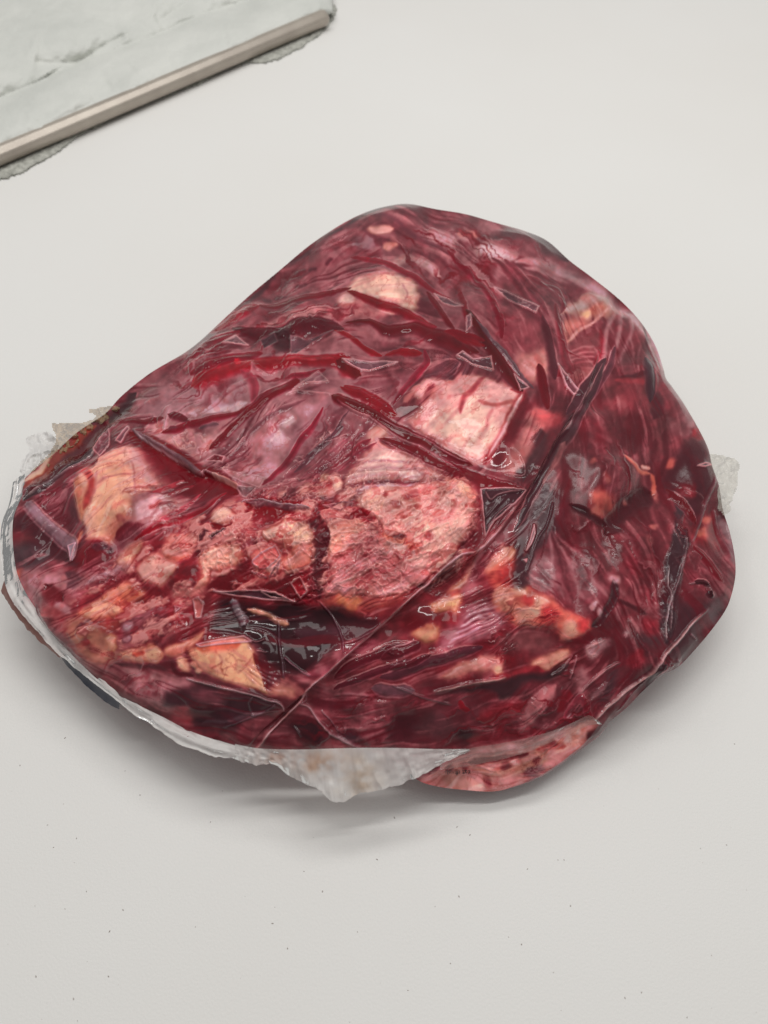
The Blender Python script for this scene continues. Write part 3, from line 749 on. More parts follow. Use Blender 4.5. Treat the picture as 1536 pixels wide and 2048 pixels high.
    dots(T5, [(640, 900, 40)], 30, (160, 84, 84), 0.6)
    A(T5, [(820, 430), (900, 180), (1010, 100), (1140, 190), (1190, 340), (1110, 600), (1060, 750), (930, 620)], (64, 26, 35), 0.88, 12, 7)
    dots(T5, [(960, 480, 90), (1000, 510, 50)], 80, (146, 34, 46), 0.6)
    dots(T5, [(850, 250, 50)], 50, (190, 84, 76), 0.8)
    A(T5, [(1010, 900), (1100, 740), (1190, 660), (1250, 850), (1220, 960), (1120, 950)], (152, 36, 46), 0.9, 9, 6)
    dots(T5, [(1160, 730, 50), (1140, 840, 60), (1090, 850, 40)], 50, (200, 104, 86), 0.65)
    S(T5, [(790, 0), (800, 200), (760, 420)], 50, (84, 24, 34), 0.7)
    S(T5, [(1020, 0), (1100, 80)], 90, (150, 20, 36), 0.8)
    for q in ([(560, 40), (520, 200)], [(640, 20), (600, 240)], [(720, 60), (690, 240)], [(480, 0), (420, 160)], [(430, 260), (500, 430)], [(600, 380), (560, 520)]):
        S(T5, q, 50, (96, 26, 38), 0.6, 0.8)
    for q in ([(660, 120), (640, 260)], [(560, 250), (520, 200)], [(330, 120), (200, 60)], [(420, 180), (320, 420)]):
        S(T5, q, 46, (152, 80, 86), 0.5, 0.9)
    A(U6, [(1130, 150), (1230, 220), (1290, 400), (1200, 420), (1130, 380)], (126, 50, 60), 0.8, 10, 8, crk=0.9)
    A(U6, [(1040, 430), (1290, 470), (1380, 500), (1290, 640), (1080, 850), (960, 960), (860, 995), (880, 870), (1000, 720)], (70, 40, 47), 0.88, 14, 7)
    A(U6, [(1290, 420), (1380, 420), (1340, 560), (1260, 620)], (104, 70, 78), 0.6, 12, 7)
    S(U6, [(1150, 0), (1060, 180), (1040, 400), (1005, 690)], 105, (62, 41, 47), 0.93, 0.35, crk=0.9)
    S(U5, [(1180, 1130), (1150, 1300), (1130, 1472)], 60, (66, 44, 50), 0.9, crk=1.0)
    S(T5, [(1240, 690), (1330, 900), (1355, 1100)], 50, (126, 106, 108), 0.65, 0.7)  # grey sheen of the right edge, painted in
    S(T5, [(1190, 340), (1230, 500), (1240, 660)], 36, (110, 76, 82), 0.6)
    S(U5, [(1110, 420), (1150, 560), (1230, 680)], 90, (150, 96, 100), 0.75, 0.8)
    S(U5, [(1060, 640), (1150, 700), (1230, 720)], 60, (146, 90, 94), 0.6, 0.8)
    S(U5, [(730, 400), (860, 420), (910, 440)], 40, (168, 58, 66), 0.7)
    A(U5, [(720, 430), (880, 430), (920, 560), (820, 620), (700, 560)], (152, 66, 72), 0.6, 14, 10)
    S(U5, [(960, 480), (1000, 560), (980, 640)], 60, (72, 26, 36), 0.8, 0.7)
    S(U5, [(820, 620), (830, 760)], 60, (100, 24, 36), 0.7, 0.8)
    S(U5, [(900, 620), (890, 800)], 50, (96, 22, 34), 0.7, 0.8)
    A(U5, [(410, 560), (560, 500), (500, 640), (440, 730), (405, 700)], (62, 34, 40), 0.92, 7, 5)
    S(U5, [(410, 830), (420, 1000), (415, 1200), (370, 1310)], 50, (102, 26, 38), 0.9)
    S(U5, [(560, 450), (620, 430), (690, 320)], 50, (120, 66, 74), 0.7)
    A(U5, [(270, 1080), (330, 1080), (400, 1290), (310, 1400), (220, 1472), (180, 1472), (210, 1300)], (64, 38, 45), 0.94, 6, 5, crk=0.35)
    A(V4, [(690, 120), (780, 20), (930, 0), (930, 180), (800, 470), (740, 650), (650, 650), (660, 400)], (70, 40, 47), 0.92, 7, 5)
    A(V4, [(700, 250), (760, 140), (830, 160), (780, 330), (690, 420)], (108, 62, 68), 0.7, 10, 6)
    S(V4, [(830, 160), (790, 260), (720, 440)], 40, (96, 12, 26), 0.7)
    A(V4, [(950, 0), (1050, 0), (1045, 190), (960, 190)], (98, 30, 42), 0.8, 8, 6)
    A(V4, [(930, 210), (1000, 420), (960, 740), (820, 660), (780, 540), (860, 330)], (140, 78, 86), 0.7, 14, 8)
    for k in range(6):
        S(V4, [(920 + 10 * k, 230), (930 + 50 * k, 380), (940 + 80 * k, 560)], 26, (104, 34, 46) if k % 2 else (164, 104, 110), 0.55, 0.8)

    # ================= lobe under the seam at the lower right
    A(U7, [(60, 610), (200, 510), (480, 400), (800, 340), (1100, 230), (1260, 130), (1360, 150), (1260, 300), (1100, 430), (920, 560), (700, 670), (540, 690), (300, 660)], (196, 116, 108), 0.95, 5, 3, h=-3.5, crk=0.6, part=('meat_lobe', 'pinkish lobe of meat bulging below the film edge'))
    A(U7, [(330, 460), (600, 400), (900, 350), (1040, 270), (1180, 190), (1000, 240), (700, 310), (480, 350)], (176, 120, 116), 0.9, 8, 5)
    dots(U7, [(1180, 260, 90), (1240, 200, 60), (1100, 330, 60), (960, 380, 60)], 70, (204, 118, 98), 0.8, h=0.5)
    dots(U7, [(1150, 270, 40), (800, 350, 30), (1240, 215, 20), (600, 530, 40), (760, 450, 30)], 30, (214, 166, 152), 0.7)
    S(U7, [(450, 470), (620, 430), (860, 390)], 44, (122, 34, 44), 0.85)
    S(U7, [(930, 360), (1040, 340), (1140, 330)], 50, (172, 56, 60), 0.7)
    S(U7, [(480, 540), (640, 540), (800, 500), (1000, 440)], 70, (190, 126, 100), 0.7, 0.8)
    S(U7, [(250, 580), (420, 630), (560, 660)], 70, (190, 124, 108), 0.7, 0.8)
    dots(U7, [(420, 500, 50), (700, 480, 50), (930, 440, 40), (1040, 300, 30), (560, 620, 50), (860, 560, 40), (300, 520, 40)], 50, (128, 40, 50), 0.65)
    dots(U7, [(900, 540, 60), (960, 500, 40)], 50, (116, 70, 80), 0.7)
    S(U7, [(1290, 270), (1380, 210), (1480, 130)], 60, (70, 22, 32), 0.8)

    # soft flesh under the film: edges of fat and muscle run into each other
    C[:] = _blur(C, 1)
    lm = C.mean(axis=2)
    f2 = flow_noise(8, 61, 20); f3 = flow_noise(20, 65, 30)
    mixc(_full, sstep(0.25, 1.1, f2) * sstep(0.42, 0.55, lm), (184, 80, 80), 0.28)     # red drawn out over the fat
    mixc(_full, sstep(0.3, 1.2, f3) * sstep(0.40, 0.55, lm), (164, 40, 50), 0.30)
    mixc(_full, sstep(0.3, 1.2, -f2) * sstep(0.45, 0.55, lm), (232, 186, 164), 0.35)
    mixc(_full, sstep(0.35, 1.2, -f2) * sstep(0.16, 0.26, lm) * sstep(0.46, 0.36, lm), (176, 102, 106), 0.42)   # pale strands in the muscle
    mixc(_full, sstep(0.4, 1.2, f3) * sstep(0.46, 0.30, lm), (104, 6, 24), 0.5)
    # long taut creases of the stretched film
    gl = 1 - 0.75 * np.clip(VEIL, 0, 1)
    for sc_, sd_, hh_ in ((24, 165, 0.42), (15, 169, 0.28)):
        f4 = flow_noise(sc_, sd_, 70, 1)
        g4 = np.hypot(*np.gradient(f4)) + 1e-4
        ln = np.exp(-(f4 / (g4 * 1.7)) ** 2) * sstep(-0.1, 0.5, fbm(GX, GY, 90, sd_ + 3, 2))
        Hh[:] += hh_ * ln * gl
        mixc(_full, ln * gl, (176, 112, 116), 0.22)  # pale highlight painted on the crest of each crease
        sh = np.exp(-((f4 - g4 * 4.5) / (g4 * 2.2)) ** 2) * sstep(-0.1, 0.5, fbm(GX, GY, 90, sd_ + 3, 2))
        mixc(_full, sh * (1 - 0.6 * sstep(0.4, 0.52, lm)), (98, 6, 24), 0.40)  # dark red shadow line painted beside each crease
    Hh[:] += 0.08 * f3
    # ================= drawn wrinkles of the film
    W(PX, [(640, 470), (820, 415), (1000, 455), (1200, 580), (1240, 700), (1160, 800), (1060, 760), (960, 640), (800, 540), (660, 540)], 48, 26, 0.5, 0.55, 6, 1)
    W(PX, [(430, 680), (620, 500), (760, 440), (860, 520), (700, 560), (640, 660), (500, 700)], -22, 22, 0.45, 0.5, 7, 2)
    W(PX, [(300, 790), (470, 640), (700, 600), (900, 700), (880, 790), (660, 760), (420, 800)], -14, 20, 0.55, 0.55, 8, 3)
    W(PX, [(240, 860), (480, 770), (660, 780), (760, 860), (640, 960), (470, 980), (300, 920)], -44, 24, 0.5, 0.22, 8, 4)
    W(PX, [(560, 950), (700, 820), (760, 860), (640, 990)], -42, 16, 0.6, 0.25, 9, 5)
    W(PX, [(820, 700), (1000, 720), (1060, 860), (1040, 960), (900, 880), (760, 800)], -50, 30, 0.35, 0.25, 5, 6, 0.15)
    W(PX, [(640, 1400), (760, 1300), (960, 1200), (1080, 1200), (1200, 1260), (1180, 1340), (960, 1390), (760, 1400)], -20, 18, 0.6, 0.45, 8, 7)
    W(PX, [(520, 1440), (700, 1390), (1000, 1390), (1200, 1340), (1290, 1370), (1180, 1440), (950, 1490), (560, 1490)], -14, 26, 0.5, 0.5, 5, 8)
    W(PX, [(1120, 800), (1260, 700), (1340, 800), (1420, 940), (1330, 1000), (1140, 980)], 75, 34, 0.25, 0.25, 4, 9)
    W(PX, [(1080, 1050), (1320, 1040), (1330, 1260), (1200, 1300), (1080, 1180)], 58, 34, 0.25, 0.2, 6, 10)
    W(PX, [(1340, 960), (1450, 980), (1465, 1160), (1400, 1290), (1300, 1380), (1260, 1300), (1340, 1150)], 50, 24, 0.6, 0.4, 5, 11)
    W(PX, [(250, 880), (400, 940), (520, 1010), (480, 1060), (300, 1080), (180, 1100), (200, 960)], -32, 22, 0.45, 0.4, 6, 12)
    W(PX, [(40, 1130), (200, 1080), (300, 1140), (250, 1260), (400, 1430), (250, 1390), (100, 1250)], -35, 24, 0.4, 0.25, 5, 13)
    W(PX, [(480, 1000), (700, 930), (940, 940), (940, 1140), (760, 1200), (480, 1190)], -20, 16, 0.5, 0.12, 3, 14)

    # ================= folds of the film
    # far end
    F(T6, [(950, 335), (1060, 352), (1150, 372), (1300, 440), (1420, 530), (1536, 580)], 24, (120, 14, 34))
    F(T6, [(400, 632), (560, 598), (720, 560), (950, 525)], 26, (96, 6, 24))
    F(T6, [(120, 790), (260, 700), (400, 635)], 42, (124, 12, 32))
    F(T6, [(930, 545), (1080, 600), (1220, 660), (1350, 722), (1450, 755)], 36, (112, 4, 22), h=1.8)
    F(T6, [(260, 770), (420, 805, 60), (550, 795, 50), (650, 765, 60), (840, 760, 60), (910, 785, 30)], 50, (66, 5, 20), h=1.8)
    F(T6, [(920, 735, 20), (1060, 722, 28), (1180, 785, 40), (1330, 768, 44), (1430, 805, 62), (1536, 850, 74), (1640, 890, 56), (1700, 905, 30)], 40, (78, 2, 16), h=2.2)
    A(T6, [(480, 800), (600, 780), (612, 890), (500, 888)], (44, 14, 22), 0.92, 6, 3)
    facet(T6, [(200, 862), (280, 815), (345, 860)], (104, 70, 76), 0.9, 0.6, 0.7, crk=0.8)
    facet(T6, [(600, 818), (690, 838), (850, 790), (730, 850), (640, 922), (602, 925)], (104, 66, 74), 0.9, 0.7)
    facet(T6, [(420, 840), (500, 800), (520, 850), (440, 890)], (74, 44, 52), 0.9, 0.4)
    F(T6, [(0, 1085, 70), (200, 1032, 64), (380, 988, 54), (600, 962, 46), (850, 962, 44), (920, 985, 66), (1010, 1032, 24)], 55, (132, 10, 26), h=2.4, taper=0.06)
    S(T6, [(860, 965), (930, 990), (1005, 1030)], 56, (80, 0, 14), 0.9)
    S(T6, [(560, 955), (700, 950), (840, 955)], 14, (176, 50, 60), 0.6)
    F(T6, [(0, 1022), (250, 960), (430, 915)], 36, (112, 14, 32))
    F(T6, [(0, 960), (130, 860), (300, 790)], 26, (110, 20, 36))
    S(T6, [(280, 965), (300, 990)], 40, (176, 26, 44), 0.9)
    facet(V3, [(800, 430), (790, 520), (890, 500), (830, 470)], (150, 92, 98), 0.6, 0.5)
    F(V3, [(710, 490), (770, 540), (810, 620), (790, 740)], 50, (132, 40, 54), h=1.0, op=0.7)
    F(T6, [(860, 790), (1000, 862), (1130, 915)], 22)
    F(T6, [(1150, 912), (1260, 903), (1375, 910)], 22)
    F(T6, [(280, 1310), (450, 1182), (620, 1092), (650, 1075)], 34, (96, 4, 22), h=1.5)
    F(U1, [(760, 400), (900, 270), (1060, 150), (1310, 0)], 32, (100, 6, 24), h=1.4, taper=0.1)
    F(T6, [(850, 1170), (1000, 1232), (1150, 1300)], 40, taper=0.1)
    F(T6, [(920, 1095), (1080, 1178), (1210, 1268)], 36, h=1.6)
    F(T6, [(1392, 890), (1392, 980), (1310, 1090), (1200, 1210)], 22, (122, 22, 42), op=0.8)
    F(T6, [(560, 1060), (700, 1040), (800, 1010)], 20, (128, 20, 40), op=0.8)
    facet(T6, [(900, 955), (1140, 950), (1230, 960), (1060, 1005), (1010, 1000)], (112, 74, 82), 0.85, 0.7, 0.8, crk=0.9)
    facet(T6, [(610, 1130), (760, 1020), (820, 1080), (700, 1085)], (138, 88, 96), 0.6, 0.6, 0.6, crk=0.9)
    ridge(T6, [(560, 1170), (640, 1135), (760, 1150), (840, 1160)], 12, 0.9)
    ridge(T6, [(870, 1200), (960, 1260), (1080, 1300)], 10, 0.9)
    # right part of the far end
    F(T7, [(300, 265), (400, 360), (470, 440), (540, 560), (580, 680), (590, 750)], 24, (104, 10, 30), h=1.2)
    F(T7, [(540, 310), (620, 390), (680, 480), (740, 570), (810, 650)], 24, (100, 34, 44), op=0.8)
    F(T7, [(600, 325), (700, 440), (770, 550), (830, 625)], 26, (108, 42, 52), op=0.75)
    F(T7, [(720, 420), (800, 450), (880, 470), (920, 540), (900, 600)], 24, (112, 40, 50), op=0.75)
    F(T7, [(640, 370), (700, 430), (790, 520)], 18, (112, 40, 50), op=0.6)
    F(T7, [(365, 470), (390, 560), (410, 700)], 18, (108, 10, 28))
    F(T7, [(190, 490), (260, 590), (340, 705)], 20, (88, 8, 22))
    F(T7, [(405, 610, 22), (470, 720, 34), (560, 840, 40), (640, 940, 48), (700, 1012, 40)], 40, (66, 0, 12), h=2.6, taper=0.12)
    S(T7, [(450, 670), (560, 780), (680, 900), (760, 1000)], 22, (98, 66, 74), 0.85, h=0.8)
    facet(T7, [(660, 920), (720, 970), (735, 990), (690, 1010)], (84, 52, 58), 0.9, 0.9, 0.8)
    F(T7, [(800, 640), (830, 750), (860, 880), (870, 960)], 32, (78, 28, 38), op=0.85)
    F(T7, [(790, 870), (812, 1000), (828, 1115)], 30, (84, 6, 20), h=1.4)
    F(T7, [(870, 560), (900, 700), (930, 860), (960, 940)], 30, (112, 30, 42), op=0.75)
    F(T7, [(330, 728), (490, 782)], 20, BLOOD)
    facet(T7, [(885, 880), (910, 920), (1005, 1058), (960, 1050), (925, 1000)], (110, 62, 70), 0.85, 0.9, 0.9)
    F(T7, [(920, 1165), (1000, 1060), (1070, 945), (1135, 840)], 34, (70, 34, 42), h=1.2, lip=0.6)
    F(T7, [(1000, 1120), (1090, 1000), (1160, 880), (1190, 780)], 22, (92, 44, 54), h=0.9, lip=0.6)
    F(T7, [(1340, 850), (1360, 960), (1370, 1080)], 34, (62, 36, 44), h=1.2)
    facet(T7, [(232, 498), (300, 515), (385, 585), (330, 570), (270, 540)], (108, 70, 78), 0.85, 0.6, 0.6, crk=1.0)
    facet(T7, [(550, 468), (620, 500), (775, 590), (760, 625), (700, 590), (620, 540)], (100, 62, 70), 0.85, 0.6, 0.6, crk=1.0)
    facet(T7, [(350, 830), (380, 810), (440, 850), (530, 840), (545, 905), (440, 880)], (96, 56, 64), 0.85, 0.8, 0.8, crk=0.7)
    facet(T7, [(400, 650), (420, 640), (425, 690), (400, 712)], (110, 74, 82), 0.85, 0.6, 0.6, crk=0.9)
    # the long main folds
    F(U2, [(190, 398, 46), (330, 460, 46), (450, 512, 44), (560, 582, 50), (700, 662, 50), (850, 742, 42), (1020, 806, 24)], 46, (84, 1, 16), h=2.8, taper=0.06)
    F(U2, [(470, 640, 40), (620, 702, 48), (760, 772, 50), (900, 842, 64), (1010, 892, 70), (1150, 930, 56), (1315, 966, 20)], 50, (96, 2, 20), h=2.6, taper=0.08)
    F(U2, [(250, 338), (380, 410), (500, 482), (565, 502)], 34, BLOOD, h=1.8)
    F(U2, [(590, 142), (720, 140)], 24)
    F(U2, [(740, 130), (742, 200), (680, 280), (600, 380), (560, 430)], 26, (122, 26, 44), op=0.75)
    F(U2, [(850, 20), (960, 40), (1080, 80)], 22, (100, 6, 22))
    ridge(U2, [(210, 425), (330, 500), (440, 545), (560, 620), (700, 700), (850, 780), (960, 850)], 12, 0.9)
    ridge(U2, [(460, 525), (580, 580), (720, 650), (900, 760), (1010, 790)], 14, 1.0)
    ridge(U2, [(440, 630), (560, 700), (700, 780), (900, 870)], 12, 0.9)
    ridge(U2, [(1090, 870), (1200, 920), (1320, 962)], 12, 0.9)
    ridge(U2, [(1230, 720), (1290, 760), (1320, 870), (1200, 855)], 9, 0.7)
    ridge(U2, [(1370, 815), (1410, 840), (1400, 865), (1365, 850)], 7, 0.6)
    facet(U2, [(1060, 958), (1320, 970), (1250, 1050), (1130, 1150), (1082, 1240), (1070, 1120)], (60, 32, 40), 0.95, 1.0, 0.8)
    ridge(U2, [(1080, 965), (1110, 1030), (1160, 1000), (1310, 972)], 12, 1.2)
    ridge(U2, [(1090, 1200), (1150, 1110), (1240, 1050)], 12, 1.0)
    # strands right of the mauve sheet
    F(V3, [(870, 1350), (1000, 1200), (1150, 1010), (1330, 760)], 36, (122, 22, 42), h=1.3, op=0.85)
    F(V3, [(560, 1140), (800, 910), (980, 800), (1200, 690)], 26, (118, 62, 70), h=1.0, op=0.7)
    F(V3, [(1110, 1240), (1300, 1050), (1480, 900)], 34, (96, 48, 58), h=1.4, op=0.8)
    F(V3, [(1160, 1300), (1340, 1130), (1536, 980)], 26, (128, 60, 70), h=1.2, op=0.7)
    F(V3, [(1240, 1280), (1420, 1120), (1580, 1000)], 20, (120, 44, 58), h=1.0, op=0.7)
    F(V1, [(380, 520), (560, 400), (700, 290)], 30, (126, 36, 50), h=1.2, op=0.75)
    F(V1, [(440, 540), (620, 400), (740, 330)], 20, (120, 40, 54), h=1.0, op=0.7)
    F(V1, [(190, 440), (360, 300), (540, 110)], 16, (96, 50, 60), h=0.8, op=0.8)
    for q in ([(20, 590), (90, 500), (200, 440)], [(280, 530), (400, 450), (560, 290)], [(200, 420), (330, 330), (540, 260)], [(60, 620), (150, 600)], [(730, 290), (780, 380), (900, 400), (1040, 450)],
              [(800, 330), (900, 350), (1010, 420), (1100, 470)], [(620, 500), (800, 490), (960, 490)], [(580, 570), (760, 570), (1140, 530)], [(1120, 525), (1145, 570)]):
        ridge(V1, q, 10, 0.8, op=0.35)
    S(V1, [(210, 350), (290, 300), (390, 240)], 60, None, 0, crk=1.6)
    S(V1, [(100, 470), (180, 420)], 60, None, 0, crk=1.2)
    # ledge: an overhanging lip of film over a channel of blood, its shadow painted in
    F(U1, [(215, 300, 60), (330, 385, 100), (420, 465, 140), (540, 560, 170), (640, 630, 190), (760, 670, 180), (880, 700, 130), (985, 715, 60)], 100, (92, 2, 18), h=-1.6, lip=0.1, taper=0.1)
    S(U1, [(230, 275), (330, 350), (470, 440), (600, 515), (700, 575)], 34, (118, 78, 86), 0.9, 0.5, h=1.2)
    ledge(U1, [(230, 270), (330, 350), (470, 440), (690, 575), (745, 575), (965, 680), (1005, 755)], 60, 2.0)
    ridge(U1, [(235, 285), (330, 365), (470, 458), (690, 580), (745, 572), (965, 678)], 12, 1.0, (170, 128, 130), 0.7)
    S(U1, [(780, 590), (880, 630), (980, 690)], 26, (196, 136, 120), 0.7)
    facet(U1, [(960, 690), (1100, 690), (1030, 760), (1000, 755)], (128, 88, 92), 0.8, 0.8, 0.6)
    F(U1, [(1010, 820, 40), (1080, 830, 80), (1200, 850, 110), (1320, 862, 90), (1420, 880, 80), (1530, 920, 50)], 90, (124, 4, 22), h=-0.8, lip=0.1, taper=0.1)
    S(U1, [(1040, 790), (1200, 812), (1340, 838), (1480, 870)], 44, (122, 70, 80), 0.85, 0.5, h=1.0, crk=0.6)
    ridge(U1, [(1005, 810), (1030, 775), (1130, 785), (1240, 820), (1370, 835), (1500, 880)], 10, 1.0, (176, 136, 138), 0.7)
    F(U3, [(120, 340, 60), (200, 385, 60), (260, 395, 30)], 60, (110, 4, 20), h=-0.6, lip=0.2)
    F(U3, [(170, 385), (320, 385), (400, 420), (455, 465)], 44, (132, 10, 28), h=0.8)
    facet(U3, [(140, 350), (240, 340), (320, 330), (250, 385), (200, 375)], (128, 54, 64), 0.7, 0.7, 0.6)
    # short folds over the mauve sheet
    F(U1, [(70, 212), (250, 205), (455, 203)], 26, (94, 8, 26), h=1.2)
    F(U1, [(490, 185), (560, 205), (625, 228)], 40, (84, 14, 28))
    F(U1, [(435, 303), (560, 275), (750, 215), (1035, 138)], 30, (108, 8, 28), h=1.3)
    F(U1, [(690, 270), (760, 255), (825, 238)], 20, (100, 60, 68), op=0.7)
    F(U1, [(480, 280), (540, 270)], 20, (110, 36, 50), op=0.8)
    facet(U1, [(730, 480), (790, 440), (860, 450), (850, 490)], (128, 24, 40), 0.85, 0.8, 0.8)
    facet(U1, [(860, 560), (1000, 660), (1120, 690), (1150, 610)], (174, 112, 112), 0.5, 0.6, 0.6)
    for q in ([(440, 290), (460, 270), (490, 150)], [(880, 430), (960, 350), (1000, 310)], [(880, 580), (960, 640), (1100, 690)], [(870, 470), (1000, 310)], [(310, 80), (350, 70)], [(500, 340), (620, 290)]):
        ridge(U1, q, 11, 0.9)
    S(U1, [(520, 350), (620, 380), (740, 360)], 120, None, 0, crk=1.3)
    S(U1, [(800, 560), (900, 520)], 70, None, 0, crk=1.4)
    F(U1, [(895, 728), (800, 800), (640, 882), (470, 942), (250, 1052)], 28, (132, 12, 32), h=1.2, lip=0.5)
    F(U1, [(700, 720), (620, 800), (500, 890), (440, 930)], 18, (150, 44, 58), op=0.7, h=0.9)
    F(U1, [(380, 740), (480, 690), (580, 630)], 18, (158, 50, 60), op=0.6, h=0.7)
    F(U1, [(480, 750), (560, 700), (640, 655)], 18, (140, 30, 44), op=0.7, h=0.8)
    F(U1, [(690, 960, 30), (800, 980, 40), (900, 1000, 44), (990, 910, 30), (1030, 860, 20)], 36, (112, 6, 24), h=-0.5, lip=0.2)
    facet(U1, [(780, 1045), (880, 988), (905, 1000), (800, 1060)], (56, 20, 32), 0.9, 0.7, 0.6, crk=0.9)
    # left end
    F(T1, [(185, 810, 46), (240, 880, 60), (350, 985, 64), (440, 1070, 66), (500, 1120, 74), (512, 1240, 16)], 60, (116, 84, 92), h=2.0, op=0.85, lip=0.6, taper=0.05)
    facet(T1, [(470, 1120), (540, 1108), (500, 1240)], (140, 108, 114), 0.85, 0.8, 0.8)
    S(T1, [(165, 790), (330, 640), (480, 545), (620, 480), (700, 430)], 80, (72, 54, 58), 0.9, 0.4, crk=1.2)
    S(T1, [(190, 740), (340, 610), (520, 470), (700, 330), (800, 240)], 70, (76, 12, 24), 0.85, 0.5)
    S(T1, [(160, 700), (310, 600), (430, 470), (560, 370), (700, 260)], 50, (150, 62, 46), 0.8, 0.7)
    S(T1, [(170, 660), (290, 580), (400, 440), (520, 330), (700, 190)], 30, (196, 160, 124), 0.7, 0.7)
    S(T1, [(460, 360), (560, 310), (660, 250)], 60, (176, 50, 46), 0.5, 0.8)
    S(T1, [(800, 220), (880, 130), (990, 10)], 56, (46, 22, 28), 0.9)
    ridge(T1, [(170, 790), (350, 650), (620, 520), (760, 350), (830, 230)], 14, 1.0, (150, 120, 124), 0.5)
    facet(T1, [(680, 430), (790, 270), (810, 420), (740, 500)], (112, 58, 68), 0.8, 0.6, 0.6, crk=1.0)
    facet(T1, [(860, 390), (935, 270), (950, 290), (900, 410)], (122, 70, 80), 0.8, 0.8, 0.8)
    S(T1, [(560, 600), (680, 560), (740, 540)], 40, (124, 14, 30), 0.8)
    # white squiggles and crinkles over the middle lumps come from the crinkle field; stronger seams:
    F(U4, [(1140, 250), (1150, 320), (1190, 390), (1150, 480), (1140, 560)], 36, (92, 24, 36), h=-0.6)
    facet(U4, [(940, 690), (1000, 650), (1050, 740), (1000, 780)], (170, 20, 40), 0.8, 0.9, 0.8)
    facet(U4, [(690, 560), (850, 460), (880, 520), (800, 600), (740, 600)], (196, 80, 84), 0.6, 0.7, 0.8, crk=1.0)
    facet(U4, [(680, 610), (780, 650), (740, 650)], (160, 40, 50), 0.7, 0.7, 0.8)
    facet(U4, [(800, 650), (880, 540), (860, 620), (830, 645)], (92, 30, 44), 0.8, 0.7, 0.6)
    facet(U4, [(290, 800), (330, 790), (360, 830), (340, 920), (310, 920)], (206, 120, 112), 0.6, 0.8, 0.8)
    facet(U4, [(160, 840), (205, 850), (180, 880)], (150, 90, 100), 0.7, 0.8, 0.9)
    facet(U4, [(330, 1095), (500, 1060), (620, 1040), (670, 1080), (500, 1090), (360, 1110)], (196, 112, 110), 0.5, 0.8, 0.8)
    facet(U4, [(430, 740), (740, 730), (900, 780), (960, 800), (760, 790), (600, 770)], (66, 40, 50), 0.8, 0.9, 0.8, crk=0.6)
    facet(U4, [(740, 740), (830, 745), (910, 785), (800, 775)], (44, 20, 28), 0.8, 0.8, 0.8)
    ridge(U4, [(640, 1050), (700, 1080), (760, 1060)], 10, 0.9)
    ridge(U4, [(700, 1140), (780, 1150)], 10, 0.8)
    ridge(U4, [(835, 920), (850, 1050), (880, 1200), (900, 1330)], 16, 1.2, (120, 90, 100), 0.5)
    ridge(U4, [(890, 1180), (960, 1230), (1080, 1300)], 12, 1.0, (140, 90, 104), 0.6)
    ridge(U4, [(1130, 800), (1230, 940), (1280, 1060), (1290, 1160)], 12, 1.0, (130, 84, 96), 0.5)
    for k in range(0):
        ridge(U4, [(960 + 28 * k, 1040), (970 + 30 * k, 1100), (975 + 18 * k, 1160 + 14 * (k % 3))], 9, 0.8, (124, 96, 106), 0.35)
    # long clear crease from the bottom seam up to the right
    ridge(PX, [(497, 1508), (540, 1463), (597, 1406), (620, 1373), (660, 1340), (740, 1270), (830, 1190), (910, 1120), (965, 1098), (1043, 1000)], 5, 1.6, (196, 146, 142), 0.75)
    ridge(T3, [(720, 905), (790, 930), (850, 1010), (930, 1090), (1000, 1150), (1230, 1222)], 18, 1.4, (150, 112, 116), 0.7)
    ridge(T3, [(785, 800), (770, 880), (725, 905)], 16, 1.0, (140, 90, 98), 0.6)
    ridge(T3, [(-100, 715), (0, 745), (250, 802), (480, 858), (600, 900), (615, 975)], 12, 1.3, (164, 128, 130), 0.7)
    for q in ([(400, 1000), (370, 900), (390, 850)], [(560, 900), (470, 960), (380, 990)], [(160, 1080), (500, 960)], [(680, 1080), (740, 1160)], [(880, 950), (960, 1030), (1010, 1120)]):
        ridge(T3, q, 9, 0.9, (120, 96, 104), 0.4)
    F(T3, [(985, 720), (1120, 625), (1300, 545), (1536, 465)], 40, (84, 14, 30), h=1.8, lip=0.7)
    F(T3, [(975, 805), (1250, 685), (1536, 575)], 34, (90, 22, 38), h=1.5, lip=0.7)
    F(T4, [(-60, 500), (60, 462), (150, 430), (185, 408)], 40, (84, 12, 28), h=1.8, lip=0.7)
    F(T4, [(-60, 620), (60, 590), (250, 520), (450, 470), (600, 428)], 46, (84, 34, 46), h=2.0, lip=0.6)
    S(T4, [(230, 480), (320, 470), (440, 450)], 70, None, 0, crk=1.4)
    F(T3, [(1260, 790), (1400, 800), (1560, 800)], 56, (92, 56, 64), h=1.2, lip=0.6)
    F(T4, [(0, 560), (120, 530), (260, 470)], 24, (80, 16, 30), h=1.2, lip=0.6)
    A(T4, [(380, 712), (520, 680), (700, 640), (880, 610), (1010, 600), (1140, 530), (1100, 600), (1020, 645), (880, 660), (720, 750), (640, 702)], (46, 30, 34), 0.93, 5, 4, h=-0.4)
    ridge(T4, [(260, 720), (450, 672), (640, 640), (740, 615)], 16, 1.2, (150, 110, 104), 0.7)
    ridge(T4, [(0, 660), (180, 735), (400, 800)], 9, 0.9, (120, 80, 88), 0.5)
    ridge(T4, [(1040, 620), (1110, 570), (1180, 480)], 12, 1.0, (140, 80, 86), 0.5)
    F(T4, [(440, 760), (470, 820), (510, 835)], 24, (120, 14, 30))
    F(T4, [(1100, 880), (1160, 790), (1210, 740), (1240, 860)], 26, (116, 40, 52), h=1.2)
    F(T4, [(1235, 750), (1250, 820), (1272, 880)], 30, (104, 16, 32), h=1.4)
